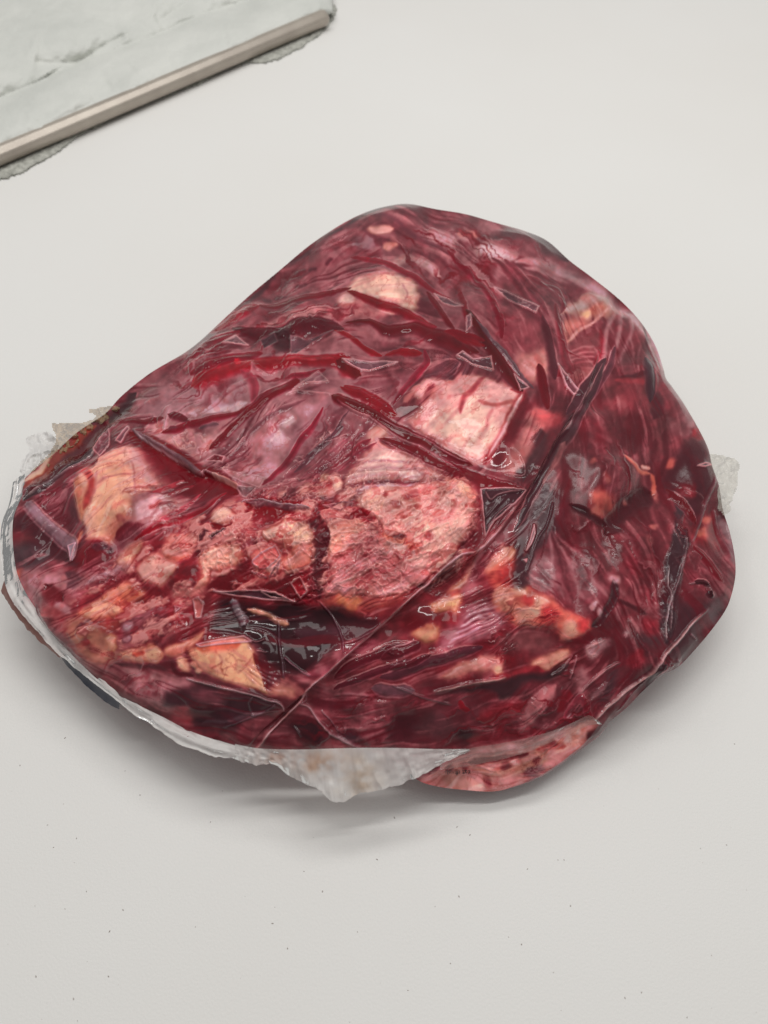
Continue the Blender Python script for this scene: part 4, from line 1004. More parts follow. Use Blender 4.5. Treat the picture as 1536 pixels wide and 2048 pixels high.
    ridge(T4, [(1210, 720), (1290, 640), (1400, 560), (1480, 520)], 12, 1.0, (150, 96, 100), 0.6)
    ridge(T4, [(1150, 640), (1180, 560), (1200, 480)], 12, 1.0, (160, 100, 106), 0.6)
    # seam line round the lower right
    ridge(U6, [(545, 1165), (620, 1100), (730, 1010), (840, 930), (910, 870), (960, 790), (1130, 625), (1280, 480)], 13, 1.6, (172, 128, 124), 0.8)
    ridge(U6, [(1005, 690), (1010, 560), (1045, 400), (1020, 330), (1030, 210)], 10, 1.0, (158, 130, 132), 0.7)
    ridge(U6, [(1030, 640), (1055, 400), (1110, 210), (1150, 30)], 14, 1.2, (128, 100, 104), 0.6)
    ridge(U6, [(940, 800), (900, 900), (800, 1000), (700, 1110)], 9, 0.9, (110, 80, 84), 0.4)
    for q in ([(1060, 780), (1090, 840)], [(990, 800), (950, 900)], [(1020, 790), (960, 930)], [(1200, 680), (1160, 640)], [(1270, 350), (1300, 420)], [(1150, 330), (1260, 330), (1290, 400)], [(1180, 130), (1230, 180)]):
        ridge(U6, q, 12, 0.9, (130, 100, 104), 0.5)
    F(U6, [(990, 810), (940, 880), (900, 960)], 30, (54, 30, 36), h=1.4, lip=0.5)
    F(T5, [(830, 450), (940, 600), (1050, 760)], 36, (78, 4, 18), h=1.6, lip=0.6)
    F(T5, [(1000, 960), (1120, 1085), (1250, 1250)], 40, (108, 14, 30), h=1.6, lip=0.5)
    F(T5, [(1010, 1250), (1090, 1255), (1140, 1290)], 30, (50, 14, 22), h=1.2, lip=0.6)
    F(T5, [(1120, 1330), (1150, 1390)], 36, (52, 18, 26), h=1.0, lip=0.6)
    ridge(T5, [(1200, 360), (1130, 560), (1080, 760), (1000, 930)], 16, 1.4, (120, 86, 90), 0.7)
    ridge(T5, [(1190, 640), (1240, 780), (1340, 1060)], 12, 1.0, (130, 92, 96), 0.5)
    facet(T5, [(1040, 290), (1090, 275), (1150, 288), (1090, 305)], (100, 74, 80), 0.8, 0.7, 0.8)
    # narrow standing fold running from the middle up to the right shoulder
    F(U5, [(95, 1350, 20), (180, 1180, 26), (260, 1020, 40), (330, 900, 44), (430, 740, 40), (520, 590, 30), (600, 440, 26), (655, 280, 18)], 34, (74, 44, 50), h=2.2, lip=0.65, taper=0.08, op=0.85)
    S(U5, [(285, 1040), (370, 890), (410, 800)], 40, (166, 100, 98), 0.6)
    ridge(U5, [(420, 710), (500, 560), (590, 400)], 14, 1.0, (156, 116, 118), 0.6)
    facet(V4, [(800, 190), (805, 260), (775, 340), (740, 390), (775, 290)], (118, 86, 92), 0.8, 0.8, 0.9)
    ridge(V4, [(930, 20), (900, 180), (820, 320), (740, 560)], 14, 1.0, (104, 72, 78), 0.5)
    facet(V4, [(720, 460), (745, 455), (740, 475)], (200, 170, 170), 0.8, 0.6, 0.9)
    ridge(V4, [(0, 700), (160, 590), (300, 450), (560, 180), (760, 20)], 12, 0.9, (150, 60, 66), 0.4)
    # general crinkle zones
    A(PX, [(500, 1000), (640, 940), (900, 940), (960, 1040), (920, 1150), (780, 1200), (640, 1200), (480, 1180), (400, 1100)], None, soft=20, crk=1.25)
    A(PX, [(1100, 1060), (1300, 1080), (1300, 1240), (1120, 1240)], None, soft=20, crk=0.3)


_full = (slice(0, NY), slice(0, NX))
paint()

# ------------------------------------------------------------------ small scale variety over the whole survey
_full = (slice(0, NY), slice(0, NX))
_lum = C.mean(axis=2)
_v = 0.12 * fbm(GX, GY, 34, 71, 3) + 0.05 * fbm(GX, GY, 12, 75, 2)
C *= (1 + _v)[..., None]
_z = np.zeros((NY, NX), np.float32)
_p = catmull(np.array([(330, 1050), (480, 990), (700, 940), (930, 950), (950, 1090), (860, 1180), (640, 1200), (560, 1170), (420, 1220), (330, 1290), (200, 1320), (120, 1240), (220, 1110)], np.float32), 4, True)
_d, _, _ = seg_dist(GX, GY, _p, True)
_z = sstep(-10, 30, np.where(inside(GX, GY, _p), _d, -_d))
_n = fbm(GX, GY, 26, 111, 4, R_(-25), 1.6)
_isred = sstep(0.30, 0.16, C[..., 1]) * sstep(0.30, 0.45, C[..., 0])
mixc(_full, _z * sstep(-0.25, 0.4, _n) * _isred, (204, 128, 118), 0.8)
Hh += 0.9 * _z * sstep(-0.2, 0.5, _n)
_n = fbm(GX, GY, 20, 121, 4, R_(-25), 1.6)
mixc(_full, _z * sstep(0.35, 0.6, _n), (160, 22, 38), 0.3)
_fat = sstep(0.36, 0.5, C[..., 1])
C[..., 2] += 0.050 * _fat; C[..., 1] += 0.014 * _fat
_m = fbm(GX, GY, 16, 85, 4)
mixc(_full, sstep(0.25, 0.9, _m) * sstep(0.36, 0.52, _lum), (180, 60, 62), 0.2)      # red seeping over the fat
mixc(_full, sstep(0.3, 0.9, -_m) * sstep(0.20, 0.34, _lum), (160, 96, 98), 0.18)    # pale connective tissue
_vein = np.abs(fbm(GX, GY, 34, 91, 4))
mixc(_full, sstep(0.055, 0.012, _vein) * sstep(0.42, 0.55, _lum), (160, 76, 68), 0.3)   # fine veins in the fat
# loops and worms of lifted film over the lumps, with painted highlight lines
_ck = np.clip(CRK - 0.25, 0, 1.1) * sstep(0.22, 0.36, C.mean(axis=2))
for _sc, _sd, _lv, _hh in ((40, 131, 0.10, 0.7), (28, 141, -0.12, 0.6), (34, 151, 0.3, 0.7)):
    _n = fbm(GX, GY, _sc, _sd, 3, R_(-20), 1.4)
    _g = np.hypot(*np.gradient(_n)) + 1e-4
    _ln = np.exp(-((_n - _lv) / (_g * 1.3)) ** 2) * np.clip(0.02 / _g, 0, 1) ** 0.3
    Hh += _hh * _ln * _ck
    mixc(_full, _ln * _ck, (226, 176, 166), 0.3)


C = C + 0.30 * (C - _blur(_blur(C, 2), 2)) + 0.15 * (C - _blur(_blur(C, 9), 9))
_lum = C.mean(axis=2)
C *= (0.84 + 0.22 * sstep(0.20, 0.55, _lum))[..., None]
_dk = sstep(0.26, 0.12, _lum)
C += _dk[..., None] * np.array([0.07, 0.0, 0.012], np.float32)
_mt = sstep(0.44, 0.34, _lum)
C[..., 1] *= 1 - 0.12 * _mt; C[..., 2] *= 1 - 0.09 * _mt
C = np.clip(C, 0.012, 0.95)

# ------------------------------------------------------------------ helpers for the scene
def lin(c):
    c = np.asarray(c, np.float32)
    return np.where(c <= 0.04045, c / 12.92, ((c + 0.055) / 1.055) ** 2.4)


def col(r, g, b, k=1.0):
    v = lin(np.array([r, g, b]) / 255.0) * k
    return (float(v[0]), float(v[1]), float(v[2]), 1.0)


def link(o, parent=None):
    bpy.context.scene.collection.objects.link(o)
    if parent is not None:
        o.parent = parent
    return o


def mesh_obj(name, verts, quads, mat, parent=None, normals=None, colours=None, floats=None, origin=None, smooth=True):
    me = bpy.data.meshes.new(name)
    verts = np.asarray(verts, np.float32)
    if origin is not None:
        verts = verts - np.asarray(origin, np.float32)
    quads = np.asarray(quads, np.int32)
    k = quads.shape[1]
    me.vertices.add(len(verts)); me.vertices.foreach_set('co', verts.ravel())
    me.loops.add(quads.size); me.loops.foreach_set('vertex_index', quads.ravel())
    me.polygons.add(len(quads))
    me.polygons.foreach_set('loop_start', np.arange(0, quads.size, k, dtype=np.int32))
    me.polygons.foreach_set('use_smooth', np.full(len(quads), smooth, bool))
    me.update(calc_edges=True)
    if colours is not None:
        a = me.attributes.new('Col', 'FLOAT_COLOR', 'POINT')
        a.data.foreach_set('color', np.c_[colours, np.ones(len(colours))].astype(np.float32).ravel())
    for nm, v in (floats or {}).items():
        a = me.attributes.new(nm, 'FLOAT', 'POINT')
        a.data.foreach_set('value', np.asarray(v, np.float32))
    if normals is not None:
        a = me.attributes.new('custom_normal', 'FLOAT_VECTOR', 'POINT')
        a.data.foreach_set('vector', np.asarray(normals, np.float32).ravel())
    me.materials.append(mat)
    return link(bpy.data.objects.new(name, me), parent)


def thing(name, label, cat, location):
    e = bpy.data.objects.new(name, None)
    e.empty_display_size = 0.02
    e.location = location
    link(e)
    e['label'] = label; e['category'] = cat
    return e


class Mat:
    def __init__(self, name):
        self.m = bpy.data.materials.new(name)
        self.m.use_nodes = True
        self.nt = self.m.node_tree
        self.b = self.nt.nodes['Principled BSDF']
        self.out = self.nt.nodes['Material Output']

    def n(self, typ, **kw):
        nd = self.nt.nodes.new(typ)
        for k, v in kw.items():
            setattr(nd, k, v)
        return nd

    def l(self, a, b):
        self.nt.links.new(a, b)

    def noise(self, scale, detail=4, rough=0.55, coord=None, dist=0.0):
        nz = self.n('ShaderNodeTexNoise')
        nz.inputs['Scale'].default_value = scale; nz.inputs['Detail'].default_value = detail
        nz.inputs['Roughness'].default_value = rough; nz.inputs['Distortion'].default_value = dist
        if coord is None:
            if not hasattr(self, 'tc'):
                self.tc = self.n('ShaderNodeTexCoord')
            coord = self.tc.outputs['Object']
        self.l(coord, nz.inputs['Vector'])
        return nz.outputs['Fac']

    def math(self, op, a, b=None, clamp=False):
        m = self.n('ShaderNodeMath', operation=op, use_clamp=clamp)
        for i, v in enumerate((a, b)):
            if v is None:
                continue
            if isinstance(v, (int, float)):
                m.inputs[i].default_value = v
            else:
                self.l(v, m.inputs[i])
        return m.outputs[0]

    def bump(self, height, dist, strength=1.0):
        bp = self.n('ShaderNodeBump')
        bp.inputs['Distance'].default_value = dist
        bp.inputs['Strength'].default_value = strength
        self.l(height, bp.inputs['Height'])
        return bp.outputs['Normal']

    def ramp(self, fac, stops):
        r = self.n('ShaderNodeValToRGB')
        e = r.color_ramp.elements
        while len(e) < len(stops):
            e.new(0.5)
        for i, (p, c) in enumerate(stops):
            e[i].position = p; e[i].color = c
        self.l(fac, r.inputs[0])
        return r.outputs[0]


def wrapped_material():
    """meat seen through tight clear film: own colours with painted highlights and shade below, a glossy crinkled coat above"""
    M = Mat('vacuum_wrapped_meat')
    at_ = M.n('ShaderNodeAttribute', attribute_name='Col')
    ck = M.n('ShaderNodeAttribute', attribute_name='crinkle')
    n1 = M.noise(420, 3, 0.6)
    hsv = M.n('ShaderNodeHueSaturation')
    M.l(at_.outputs['Color'], hsv.inputs['Color'])
    M.l(M.math('ADD', M.math('MULTIPLY', n1, 0.06), 0.97), hsv.inputs['Value'])
    M.l(hsv.outputs[0], M.b.inputs['Base Color'])
    M.b.inputs['Roughness'].default_value = 0.5
    M.b.inputs['Specular IOR Level'].default_value = 0.1
    M.b.inputs['Coat Weight'].default_value = 1.0
    sa = M.n('ShaderNodeAttribute', attribute_name='satin')
    M.l(M.math('ADD', M.math('MULTIPLY', sa.outputs['Fac'], 0.11), 0.06), M.b.inputs['Coat Roughness'])
    M.b.inputs['Coat IOR'].default_value = 1.34
    # fine crinkles of the film
    a = M.noise(110, 2, 0.4, dist=0.25)
    ridged = M.math('SUBTRACT', 1.0, M.math('ABSOLUTE', M.math('SUBTRACT', M.math('MULTIPLY', a, 2.0), 1.0)))
    fine = M.noise(650, 2, 0.5)
    hsum = M.math('ADD', a, M.math('MULTIPLY', fine, 0.008))
    hh = M.math('MULTIPLY', hsum, ck.outputs['Fac'])
    M.l(M.bump(hh, 0.0022), M.b.inputs['Coat Normal'])
    M.l(M.bump(n1, 0.0004, 0.25), M.b.inputs['Normal'])
    return M.m


def film_material(name, tint, clear, rough=0.16, bump=0.0006, ior=1.35, stained=False):
    """clear or milky plastic: part lets light straight through, part scatters it"""
    M = Mat(name)
    nt = M.nt
    tr = M.n('ShaderNodeBsdfTransparent')
    df = M.n('ShaderNodeBsdfDiffuse'); tl = M.n('ShaderNodeBsdfTranslucent'); gl = M.n('ShaderNodeBsdfGlossy')
    nz = M.noise(60, 5, 0.6, dist=0.8)
    c = M.ramp(nz, [(0.3, tuple(x * 0.9 for x in tint[:3]) + (1,)), (0.7, tint)])
    if stained:
        c = M.n('ShaderNodeAttribute', attribute_name='Col').outputs['Color']
    M.l(c, df.inputs[0]); M.l(c, tl.inputs[0])
    gl.inputs['Roughness'].default_value = rough
    m1 = M.n('ShaderNodeMixShader'); m1.inputs[0].default_value = 0.45
    M.l(df.outputs[0], m1.inputs[1]); M.l(tl.outputs[0], m1.inputs[2])
    m2 = M.n('ShaderNodeMixShader')
    streak = M.noise(70, 3, 0.5, dist=2.0)
    M.l(M.math('ADD', clear - 0.05, M.math('MULTIPLY', streak, 0.1), True), m2.inputs[0])
    M.l(m1.outputs[0], m2.inputs[1]); M.l(tr.outputs[0], m2.inputs[2])
    fr = M.n('ShaderNodeFresnel'); fr.inputs[0].default_value = ior
    nb = M.bump(M.noise(120, 2, 0.5, dist=1.5), bump * 0.7)
    M.l(nb, gl.inputs['Normal']); M.l(nb, fr.inputs['Normal'])
    m3 = M.n('ShaderNodeMixShader')
    M.l(fr.outputs[0], m3.inputs[0]); M.l(m2.outputs[0], m3.inputs[1]); M.l(gl.outputs[0], m3.inputs[2])
    M.l(m3.outputs[0], M.out.inputs['Surface'])
    nt.nodes.remove(M.b)
    return M.m


def build_table():
    M = Mat('white_laminate')
    n = M.noise(3.0, 3)
    M.l(M.ramp(n, [(0.3, col(229, 227, 223)), (0.7, col(232, 231, 228))]), M.b.inputs['Base Color'])
    M.b.inputs['Roughness'].default_value = 0.55
    M.b.inputs['Specular IOR Level'].default_value = 0.3
    g = M.noise(900, 2, 0.5)
    M.l(M.bump(g, 0.0003, 0.5), M.b.inputs['Normal'])
    x, y0, y1, t, b = 1.3, -0.7, 1.9, 0.04, 0.004
    prof = [(0, 0), (b, b)]
    import bmesh
    bm = bmesh.new()
    bmesh.ops.create_cube(bm, size=1.0)
    for v in bm.verts:
        v.co.x *= 2 * x; v.co.y = (y0 + y1) / 2 + v.co.y * (y1 - y0); v.co.z = -t / 2 + v.co.z * t
    bmesh.ops.bevel(bm, geom=bm.edges[:], offset=b, segments=3, affect='EDGES')
    me = bpy.data.meshes.new('table_top'); bm.to_mesh(me); bm.free()
    me.materials.append(M.m)
    o = link(bpy.data.objects.new('table_top', me))
    o['kind'] = 'structure'
    # crumbs lying on it
    rnd = random.Random(5)
    pts = [(153, 1677), (107, 1695), (246, 1820), (219, 1863), (217, 1953), (147, 1998), (155, 2042), (421, 1644), (754, 1719), (914, 1654), (918, 1793), (870, 1813), (1055, 1738),
           (1116, 1720), (1250, 1996), (1283, 1985), (1423, 1911), (1374, 2035), (608, 1743), (545, 1847), (575, 1897), (715, 1864), (789, 1636), (1401, 1697), (1453, 1690), (130, 1818),
           (70, 1812), (72, 1953), (173, 1783), (391, 1854), (645, 1783), (940, 1670), (1017, 1874), (1043, 1889), (816, 1981), (901, 1927), (1107, 1945), (1141, 1812), (40, 1531),
           (130, 1476), (280, 1590), (250, 1542), (95, 1650), (127, 1608), (445, 1582), (788, 1634), (1128, 1720), (1469, 1488)]
    pts = [(a, c, rnd.uniform(0.8, 1.5)) for a, c in pts]
    for k in range(30):
        pts.append((rnd.uniform(10, 1530), rnd.uniform(1560, 2045), rnd.uniform(0.3, 0.7)))
    vs, fs = [], []
    for a, c, s in pts:
        p = at(a, c, 0.0)
        r = 0.0002 * s; ang = rnd.uniform(0, 3.14); ln = rnd.uniform(1.0, 2.0)
        base = len(vs)
        for k in range(6):
            th = k * math.pi / 3
            u, v = math.cos(th) * r * ln, math.sin(th) * r * 0.8
            vs.append((p[0] + u * math.cos(ang) - v * math.sin(ang), p[1] + u * math.sin(ang) + v * math.cos(ang), 0.00004))
        vs.append((p[0], p[1], r * 0.8))
        for k in range(6):
            fs.append((base + k, base + (k + 1) % 6, base + 6))
    D = Mat('dark_crumb')
    D.b.inputs['Base Color'].default_value = col(132, 118, 110); D.b.inputs['Roughness'].default_value = 0.8
    cr = mesh_obj('crumbs', vs, fs, D.m)
    cr['kind'] = 'stuff'; cr['label'] = 'tiny dark crumbs scattered over the white table in front of the meat'; cr['category'] = 'crumbs'


# ------------------------------------------------------------------ the vacuum pack
OUT = [(820, 408, 55), (870, 418, 55), (930, 428, 55), (990, 445, 54), (1050, 462, 53), (1095, 482, 52), (1140, 522, 51), (1180, 552, 50), (1240, 600, 50), (1282, 645, 50),
       (1310, 690, 49), (1326, 735, 48), (1332, 757, 48), (1345, 775, 47), (1368, 808, 46), (1394, 852, 45), (1416, 896, 44), (1424, 930, 43), (1438, 972, 42), (1446, 1020, 40), (1459, 1062, 38),
       (1469, 1110, 36), (1471, 1150, 35), (1463, 1190, 34), (1450, 1222, 33), (1420, 1264, 32), (1385, 1305, 31), (1355, 1335, 30), (1320, 1352, 29), (1285, 1383, 28),
       (1254, 1415, 26), (1222, 1442, 22), (1200, 1470, 16), (1180, 1486, 14), (1150, 1508, 13), (1120, 1530, 12), (1080, 1555, 12), (1030, 1573, 11), (985, 1583, 11), (920, 1579, 12),
       (870, 1572, 14), (835, 1560, 18), (800, 1530, 25), (760, 1508, 30), (700, 1503, 32), (640, 1503, 33), (560, 1503, 34), (470, 1495, 34), (420, 1484, 34), (370, 1466, 34), (320, 1439, 34),
       (270, 1414, 34), (215, 1376, 35), (160, 1326, 36), (110, 1275, 37), (70, 1226, 39), (45, 1186, 41), (28, 1142, 43), (20, 1092, 44), (20, 1045, 45), (38, 1000, 45), (44, 965, 45), (68, 940, 44),
       (110, 905, 43), (150, 868, 42), (182, 846, 42), (212, 826, 42), (240, 795, 42), (275, 765, 43), (310, 740, 44), (365, 708, 45), (400, 682, 46), (440, 645, 47), (500, 590, 49),
       (560, 540, 51), (620, 490, 53), (680, 450, 54), (730, 425, 55), (780, 411, 55)]


def outline():
    p = catmull(np.array([q[:2] for q in OUT]), 5, True)
    z = catmull(np.array([(q[2], 0) for q in OUT]), 5, True)[:, 0] / 1000.0
    return p, z


def relax_dome(p):
    st = 10.0
    nx = int((X1 - X0) / st) + 1; ny = int((Y1 - Y0) / st) + 1
    x, y = np.meshgrid(X0 + st * np.arange(nx), Y0 + st * np.arange(ny))
    m = inside(x, y, p)
    u = np.zeros((ny, nx))
    for _ in range(4000):
        v = 0.25 * (np.roll(u, 1, 0) + np.roll(u, -1, 0) + np.roll(u, 1, 1) + np.roll(u, -1, 1)) + 0.25
        u = np.where(m, v, 0)
    u /= u.max()
    fx = np.clip((GX - X0) / st, 0, nx - 1.001); fy = np.clip((GY - Y0) / st, 0, ny - 1.001)
    i = fx.astype(int); j = fy.astype(int); fx = fx - i; fy = fy - j
    # smooth interpolation
    return (u[j, i] * (1 - fx) + u[j, i + 1] * fx) * (1 - fy) + (u[j + 1, i] * (1 - fx) + u[j + 1, i + 1] * fx) * fy


def box_blur(a, r):
    for ax in (0, 1):
        pad = [(0, 0)] * a.ndim; pad[ax] = (r + 1, r)
        c = np.cumsum(np.pad(a, pad, mode='edge'), axis=ax)
        n = 2 * r + 1
        a = (np.take(c, range(n, c.shape[ax]), ax) - np.take(c, range(0, c.shape[ax] - n), ax)) / n
    return a


SURF = {}


def build_pack():
    op, oz = outline()
    d = np.full(GX.shape, 1e9, np.float32); cx = np.zeros_like(d); cy = np.zeros_like(d)
    m = len(op)
    for i in range(m):
        ax, ay = op[i]; bx, by = op[(i + 1) % m]
        dx, dy = bx - ax, by - ay
        t = np.clip(((GX - ax) * dx + (GY - ay) * dy) / (dx * dx + dy * dy + 1e-9), 0, 1)
        qx = ax + t * dx; qy = ay + t * dy
        e = (GX - qx) ** 2 + (GY - qy) ** 2
        w = e < d
        d = np.where(w, e, d); cx = np.where(w, qx, cx); cy = np.where(w, qy, cy)
    d = np.sqrt(d)
    s = np.where(inside(GX, GY, op), d, -d)
    # rim height spread inwards
    zr = np.zeros(GX.shape); ws = np.zeros(GX.shape)
    for k in range(0, m, 3):
        w = 1.0 / ((GX - op[k, 0]) ** 2 + (GY - op[k, 1]) ** 2 + 30.0) ** 1.3
        zr += w * oz[k]; ws += w
    zr /= ws
    u = box_blur(relax_dome(op), 9)
    e = np.clip(s / 48.0, 0, 1)
    edge = np.sin(e * math.pi / 2)
    z = zr + 0.006 * edge + 0.041 * np.clip(u, 0, 1) ** 1.2
    keep = s > -1.25 * STEP
    snap = keep & (s < 0)
    px = np.where(snap, cx, GX); py = np.where(snap, cy, GY)
    P = at(px, py, z)
    # relief along the surface normal
    def normals(Q):
        a = np.gradient(Q, axis=1); b = np.gradient(Q, axis=0)
        n = np.cross(b, a)
        n /= np.linalg.norm(n, axis=2, keepdims=True) + 1e-12
        return n
    N = normals(box_blur(P, 4))
    toc = CAM - P
    N *= np.sign((N * toc).sum(2))[..., None]
    _k = np.clip((CRK - 0.15) / 0.5, 0, 1)
    H = Hh * (0.45 + 0.55 * _k) + _blur(Hh, 1) * (0.55 - 0.55 * _k)
    H += 2.2 * fbm(GX, GY, 130, 201, 2) + 0.8 * fbm(GX, GY, 50, 211, 1)
    rn = 1 - np.abs(fbm(GX, GY, 26, 221, 3))
    H += 0.40 * np.clip(CRK - 0.2, 0, 2) * (rn - 0.7)
    H += 0.05 * np.clip(CRK - 0.2, 0, 2) * fbm(GX, GY, 8, 231, 2)
    H *= np.clip(s / 16.0, 0, 1) ** 0.7
    P = P + N * (H / 1000.0)[..., None]
    NN = normals(P)
    NN *= np.sign((NN * N).sum(2))[..., None]
    SURF['P'] = P; SURF['N'] = NN; SURF['s'] = s
    centre = at(760, 1050, 0.0); centre[2] = 0.0
    root = thing('vacuum_packed_meat', 'large dark red vacuum packed cut of beef in wrinkled clear film on white table', 'packed meat', centre)
    mat = wrapped_material()
    alb = lin(C) * ALB
    q = np.stack([np.arange(NX * NY).reshape(NY, NX)[:-1, :-1], np.arange(NX * NY).reshape(NY, NX)[:-1, 1:],
                  np.arange(NX * NY).reshape(NY, NX)[1:, 1:], np.arange(NX * NY).reshape(NY, NX)[1:, :-1]], -1)
    kq = keep[:-1, :-1] & keep[:-1, 1:] & keep[1:, 1:] & keep[1:, :-1]
    pq = PART[:-1, :-1]
    Pf = P.reshape(-1, 3); Nf = NN.reshape(-1, 3); Cf = alb.reshape(-1, 3); Kf = CRK.ravel(); Sf = VEIL.ravel()
    for pid, (nm, lab) in enumerate(PARTS):
        f = q[kq & (pq == pid)][:, ::-1]
        if len(f) < 30:
            continue
        idx, inv = np.unique(f, return_inverse=True)
        f2 = inv.reshape(f.shape)
        V = Pf[idx]; Nn = Nf[idx]; Cc = Cf[idx]; Kk = Kf[idx]; Ss = Sf[idx]
        if pid == 0:
            # the underside, out of sight from here: sides tucked in to the table
            rings = 9
            base = at(op[:, 0], op[:, 1], oz)
            cen = base.mean(0)
            rv = []
            for k in range(rings):
                t = k / (rings - 1)
                sc = 1.0 - 0.004 - 0.22 * (1 - math.cos(t * math.pi / 2))
                zz = oz * (1 - t) ** 1.0 * math.cos(t * math.pi / 2) ** 0.5 if t < 1 else np.zeros_like(oz) + 0.0006
                pp = cen + (base - cen) * sc
                pp[:, 2] = np.maximum(zz, 0.0006)
                rv.append(pp)
            rv.append(np.repeat((cen * np.array([1, 1, 0]) + np.array([0, 0, 0.0006]))[None], m, 0))
            rv = np.concatenate(rv)
            o0 = len(V)
            ii = np.arange(m)
            rf = np.concatenate([np.stack([o0 + k * m + ii, o0 + k * m + (ii + 1) % m, o0 + (k + 1) * m + (ii + 1) % m, o0 + (k + 1) * m + ii], -1) for k in range(rings)])
            rn_ = rv - cen; rn_[:, 2] = 0; rn_ /= np.linalg.norm(rn_, axis=1, keepdims=True) + 1e-9; rn_[:, 2] = -0.25
            V = np.concatenate([V, rv]); Nn = np.concatenate([Nn, rn_]); f2 = np.concatenate([f2, rf])
            nz = np.random.RandomState(3).rand(len(rv), 1).astype(np.float32)
            Cc = np.concatenate([Cc, lin(np.array([[0.42, 0.17, 0.20]])) * ALB * (0.8 + 0.4 * nz)]); Kk = np.concatenate([Kk, np.full(len(rv), 0.4)]); Ss = np.concatenate([Ss, np.full(len(rv), 0.3)])
        o = mesh_obj(nm, V, f2, mat, root, Nn, Cc, {'crinkle': Kk, 'satin': Ss}, origin=centre)
        if lab:
            o['label'] = lab
    return root, centre


def surf(x, y, lift=0.0):
    i = np.clip((np.asarray(x) - X0) / STEP, 0, NX - 2).astype(int); j = np.clip((np.asarray(y) - Y0) / STEP, 0, NY - 2).astype(int)
    return SURF['P'][j, i] + SURF['N'][j, i] * lift


def strip(name, inner, outer, zi, zo, mat, parent, centre, rows=10, cols=260, pleat=0.0012, lab=None, seed=1, bulge=0.0, rough=1.0, over=None, along=True, stains=None):
    """a strip of film from one edge line to the other, with pleats running across it"""
    a = catmull(np.array([q[:2] for q in inner]), 8); b = catmull(np.array([q[:2] for q in outer]), 8)
    def res(p, n):
        l = np.r_[0, np.cumsum(np.hypot(*np.diff(p, axis=0).T))]
        t = np.linspace(0, l[-1], n)
        return np.c_[np.interp(t, l, p[:, 0]), np.interp(t, l, p[:, 1])], l[-1]
    a, L = res(a, cols); b, _ = res(b, cols)
    t = np.linspace(0, 1, rows)[:, None, None]
    P2 = a[None] * (1 - t) + b[None] * t
    tt = t[..., 0]
    u = np.linspace(0, L, cols)[None, :] + 0 * tt
    zI = np.interp(np.linspace(0, 1, cols), np.linspace(0, 1, len(zi)), zi)[None] / 1000
    zO = np.interp(np.linspace(0, 1, cols), np.linspace(0, 1, len(zo)), zo)[None] / 1000
    if along:
        w = fbm(u, tt * 26 + seed * 50, 9, seed * 7 + 300, 2, 0, 9.0)
        w2 = fbm(u, tt * 40, 45, seed * 7 + 320, 3)
    else:
        w = 0.6 - 1.6 * np.abs(fbm(u + tt * 10 * np.sin(u / 60), tt * 60 + seed * 50, 34, seed * 7 + 300, 3, R_(80), 3.0))
        w2 = fbm(u, tt * 70, 40, seed * 7 + 320, 3)
    z = zI * (1 - tt) + zO * tt + bulge / 1000 * np.sin(tt * math.pi) + pleat * (w * (0.3 + tt) + 0.8 * w2)
    jag = fbm(u, 0 * u + seed * 20, 18, seed + 340, 3) * 4.0 * tt ** 3 * rough
    z = np.maximum(z, 0.0008)
    if over is not None:
        zs = surf(P2[..., 0], P2[..., 1])[..., 2] + over + 0.6 * pleat * w
        i = np.clip((P2[..., 0] - X0) / STEP, 0, NX - 2).astype(int); j = np.clip((P2[..., 1] - Y0) / STEP, 0, NY - 2).astype(int)
        z = np.where(SURF['s'][j, i] > 0, np.maximum(z, zs), z)
    P = at(P2[..., 0], P2[..., 1] + jag, z)
    idx = np.arange(rows * cols).reshape(rows, cols)
    f = np.stack([idx[:-1, :-1], idx[:-1, 1:], idx[1:, 1:], idx[1:, :-1]], -1).reshape(-1, 4)
    cc = None
    if stains:
        cc = np.repeat(lin(np.array([[250, 247, 244]]) / 255), rows * cols, 0)
        qx = P2[..., 0].ravel(); qy = P2[..., 1].ravel()
        nn = 0.6 + 0.6 * fbm(qx, qy, 24, 77, 3)
        for sx, sy, rx, ry, sc_ in stains:
            k = np.clip(np.exp(-((qx - sx) / rx) ** 2 - ((qy - sy) / ry) ** 2) * nn, 0, 1)[:, None]
            cc = cc * (1 - k) + lin(np.array(sc_) / 255) * k
    o = mesh_obj(name, P.reshape(-1, 3), f, mat, parent, origin=centre, colours=cc)
    if lab:
        o['label'] = lab
    return o


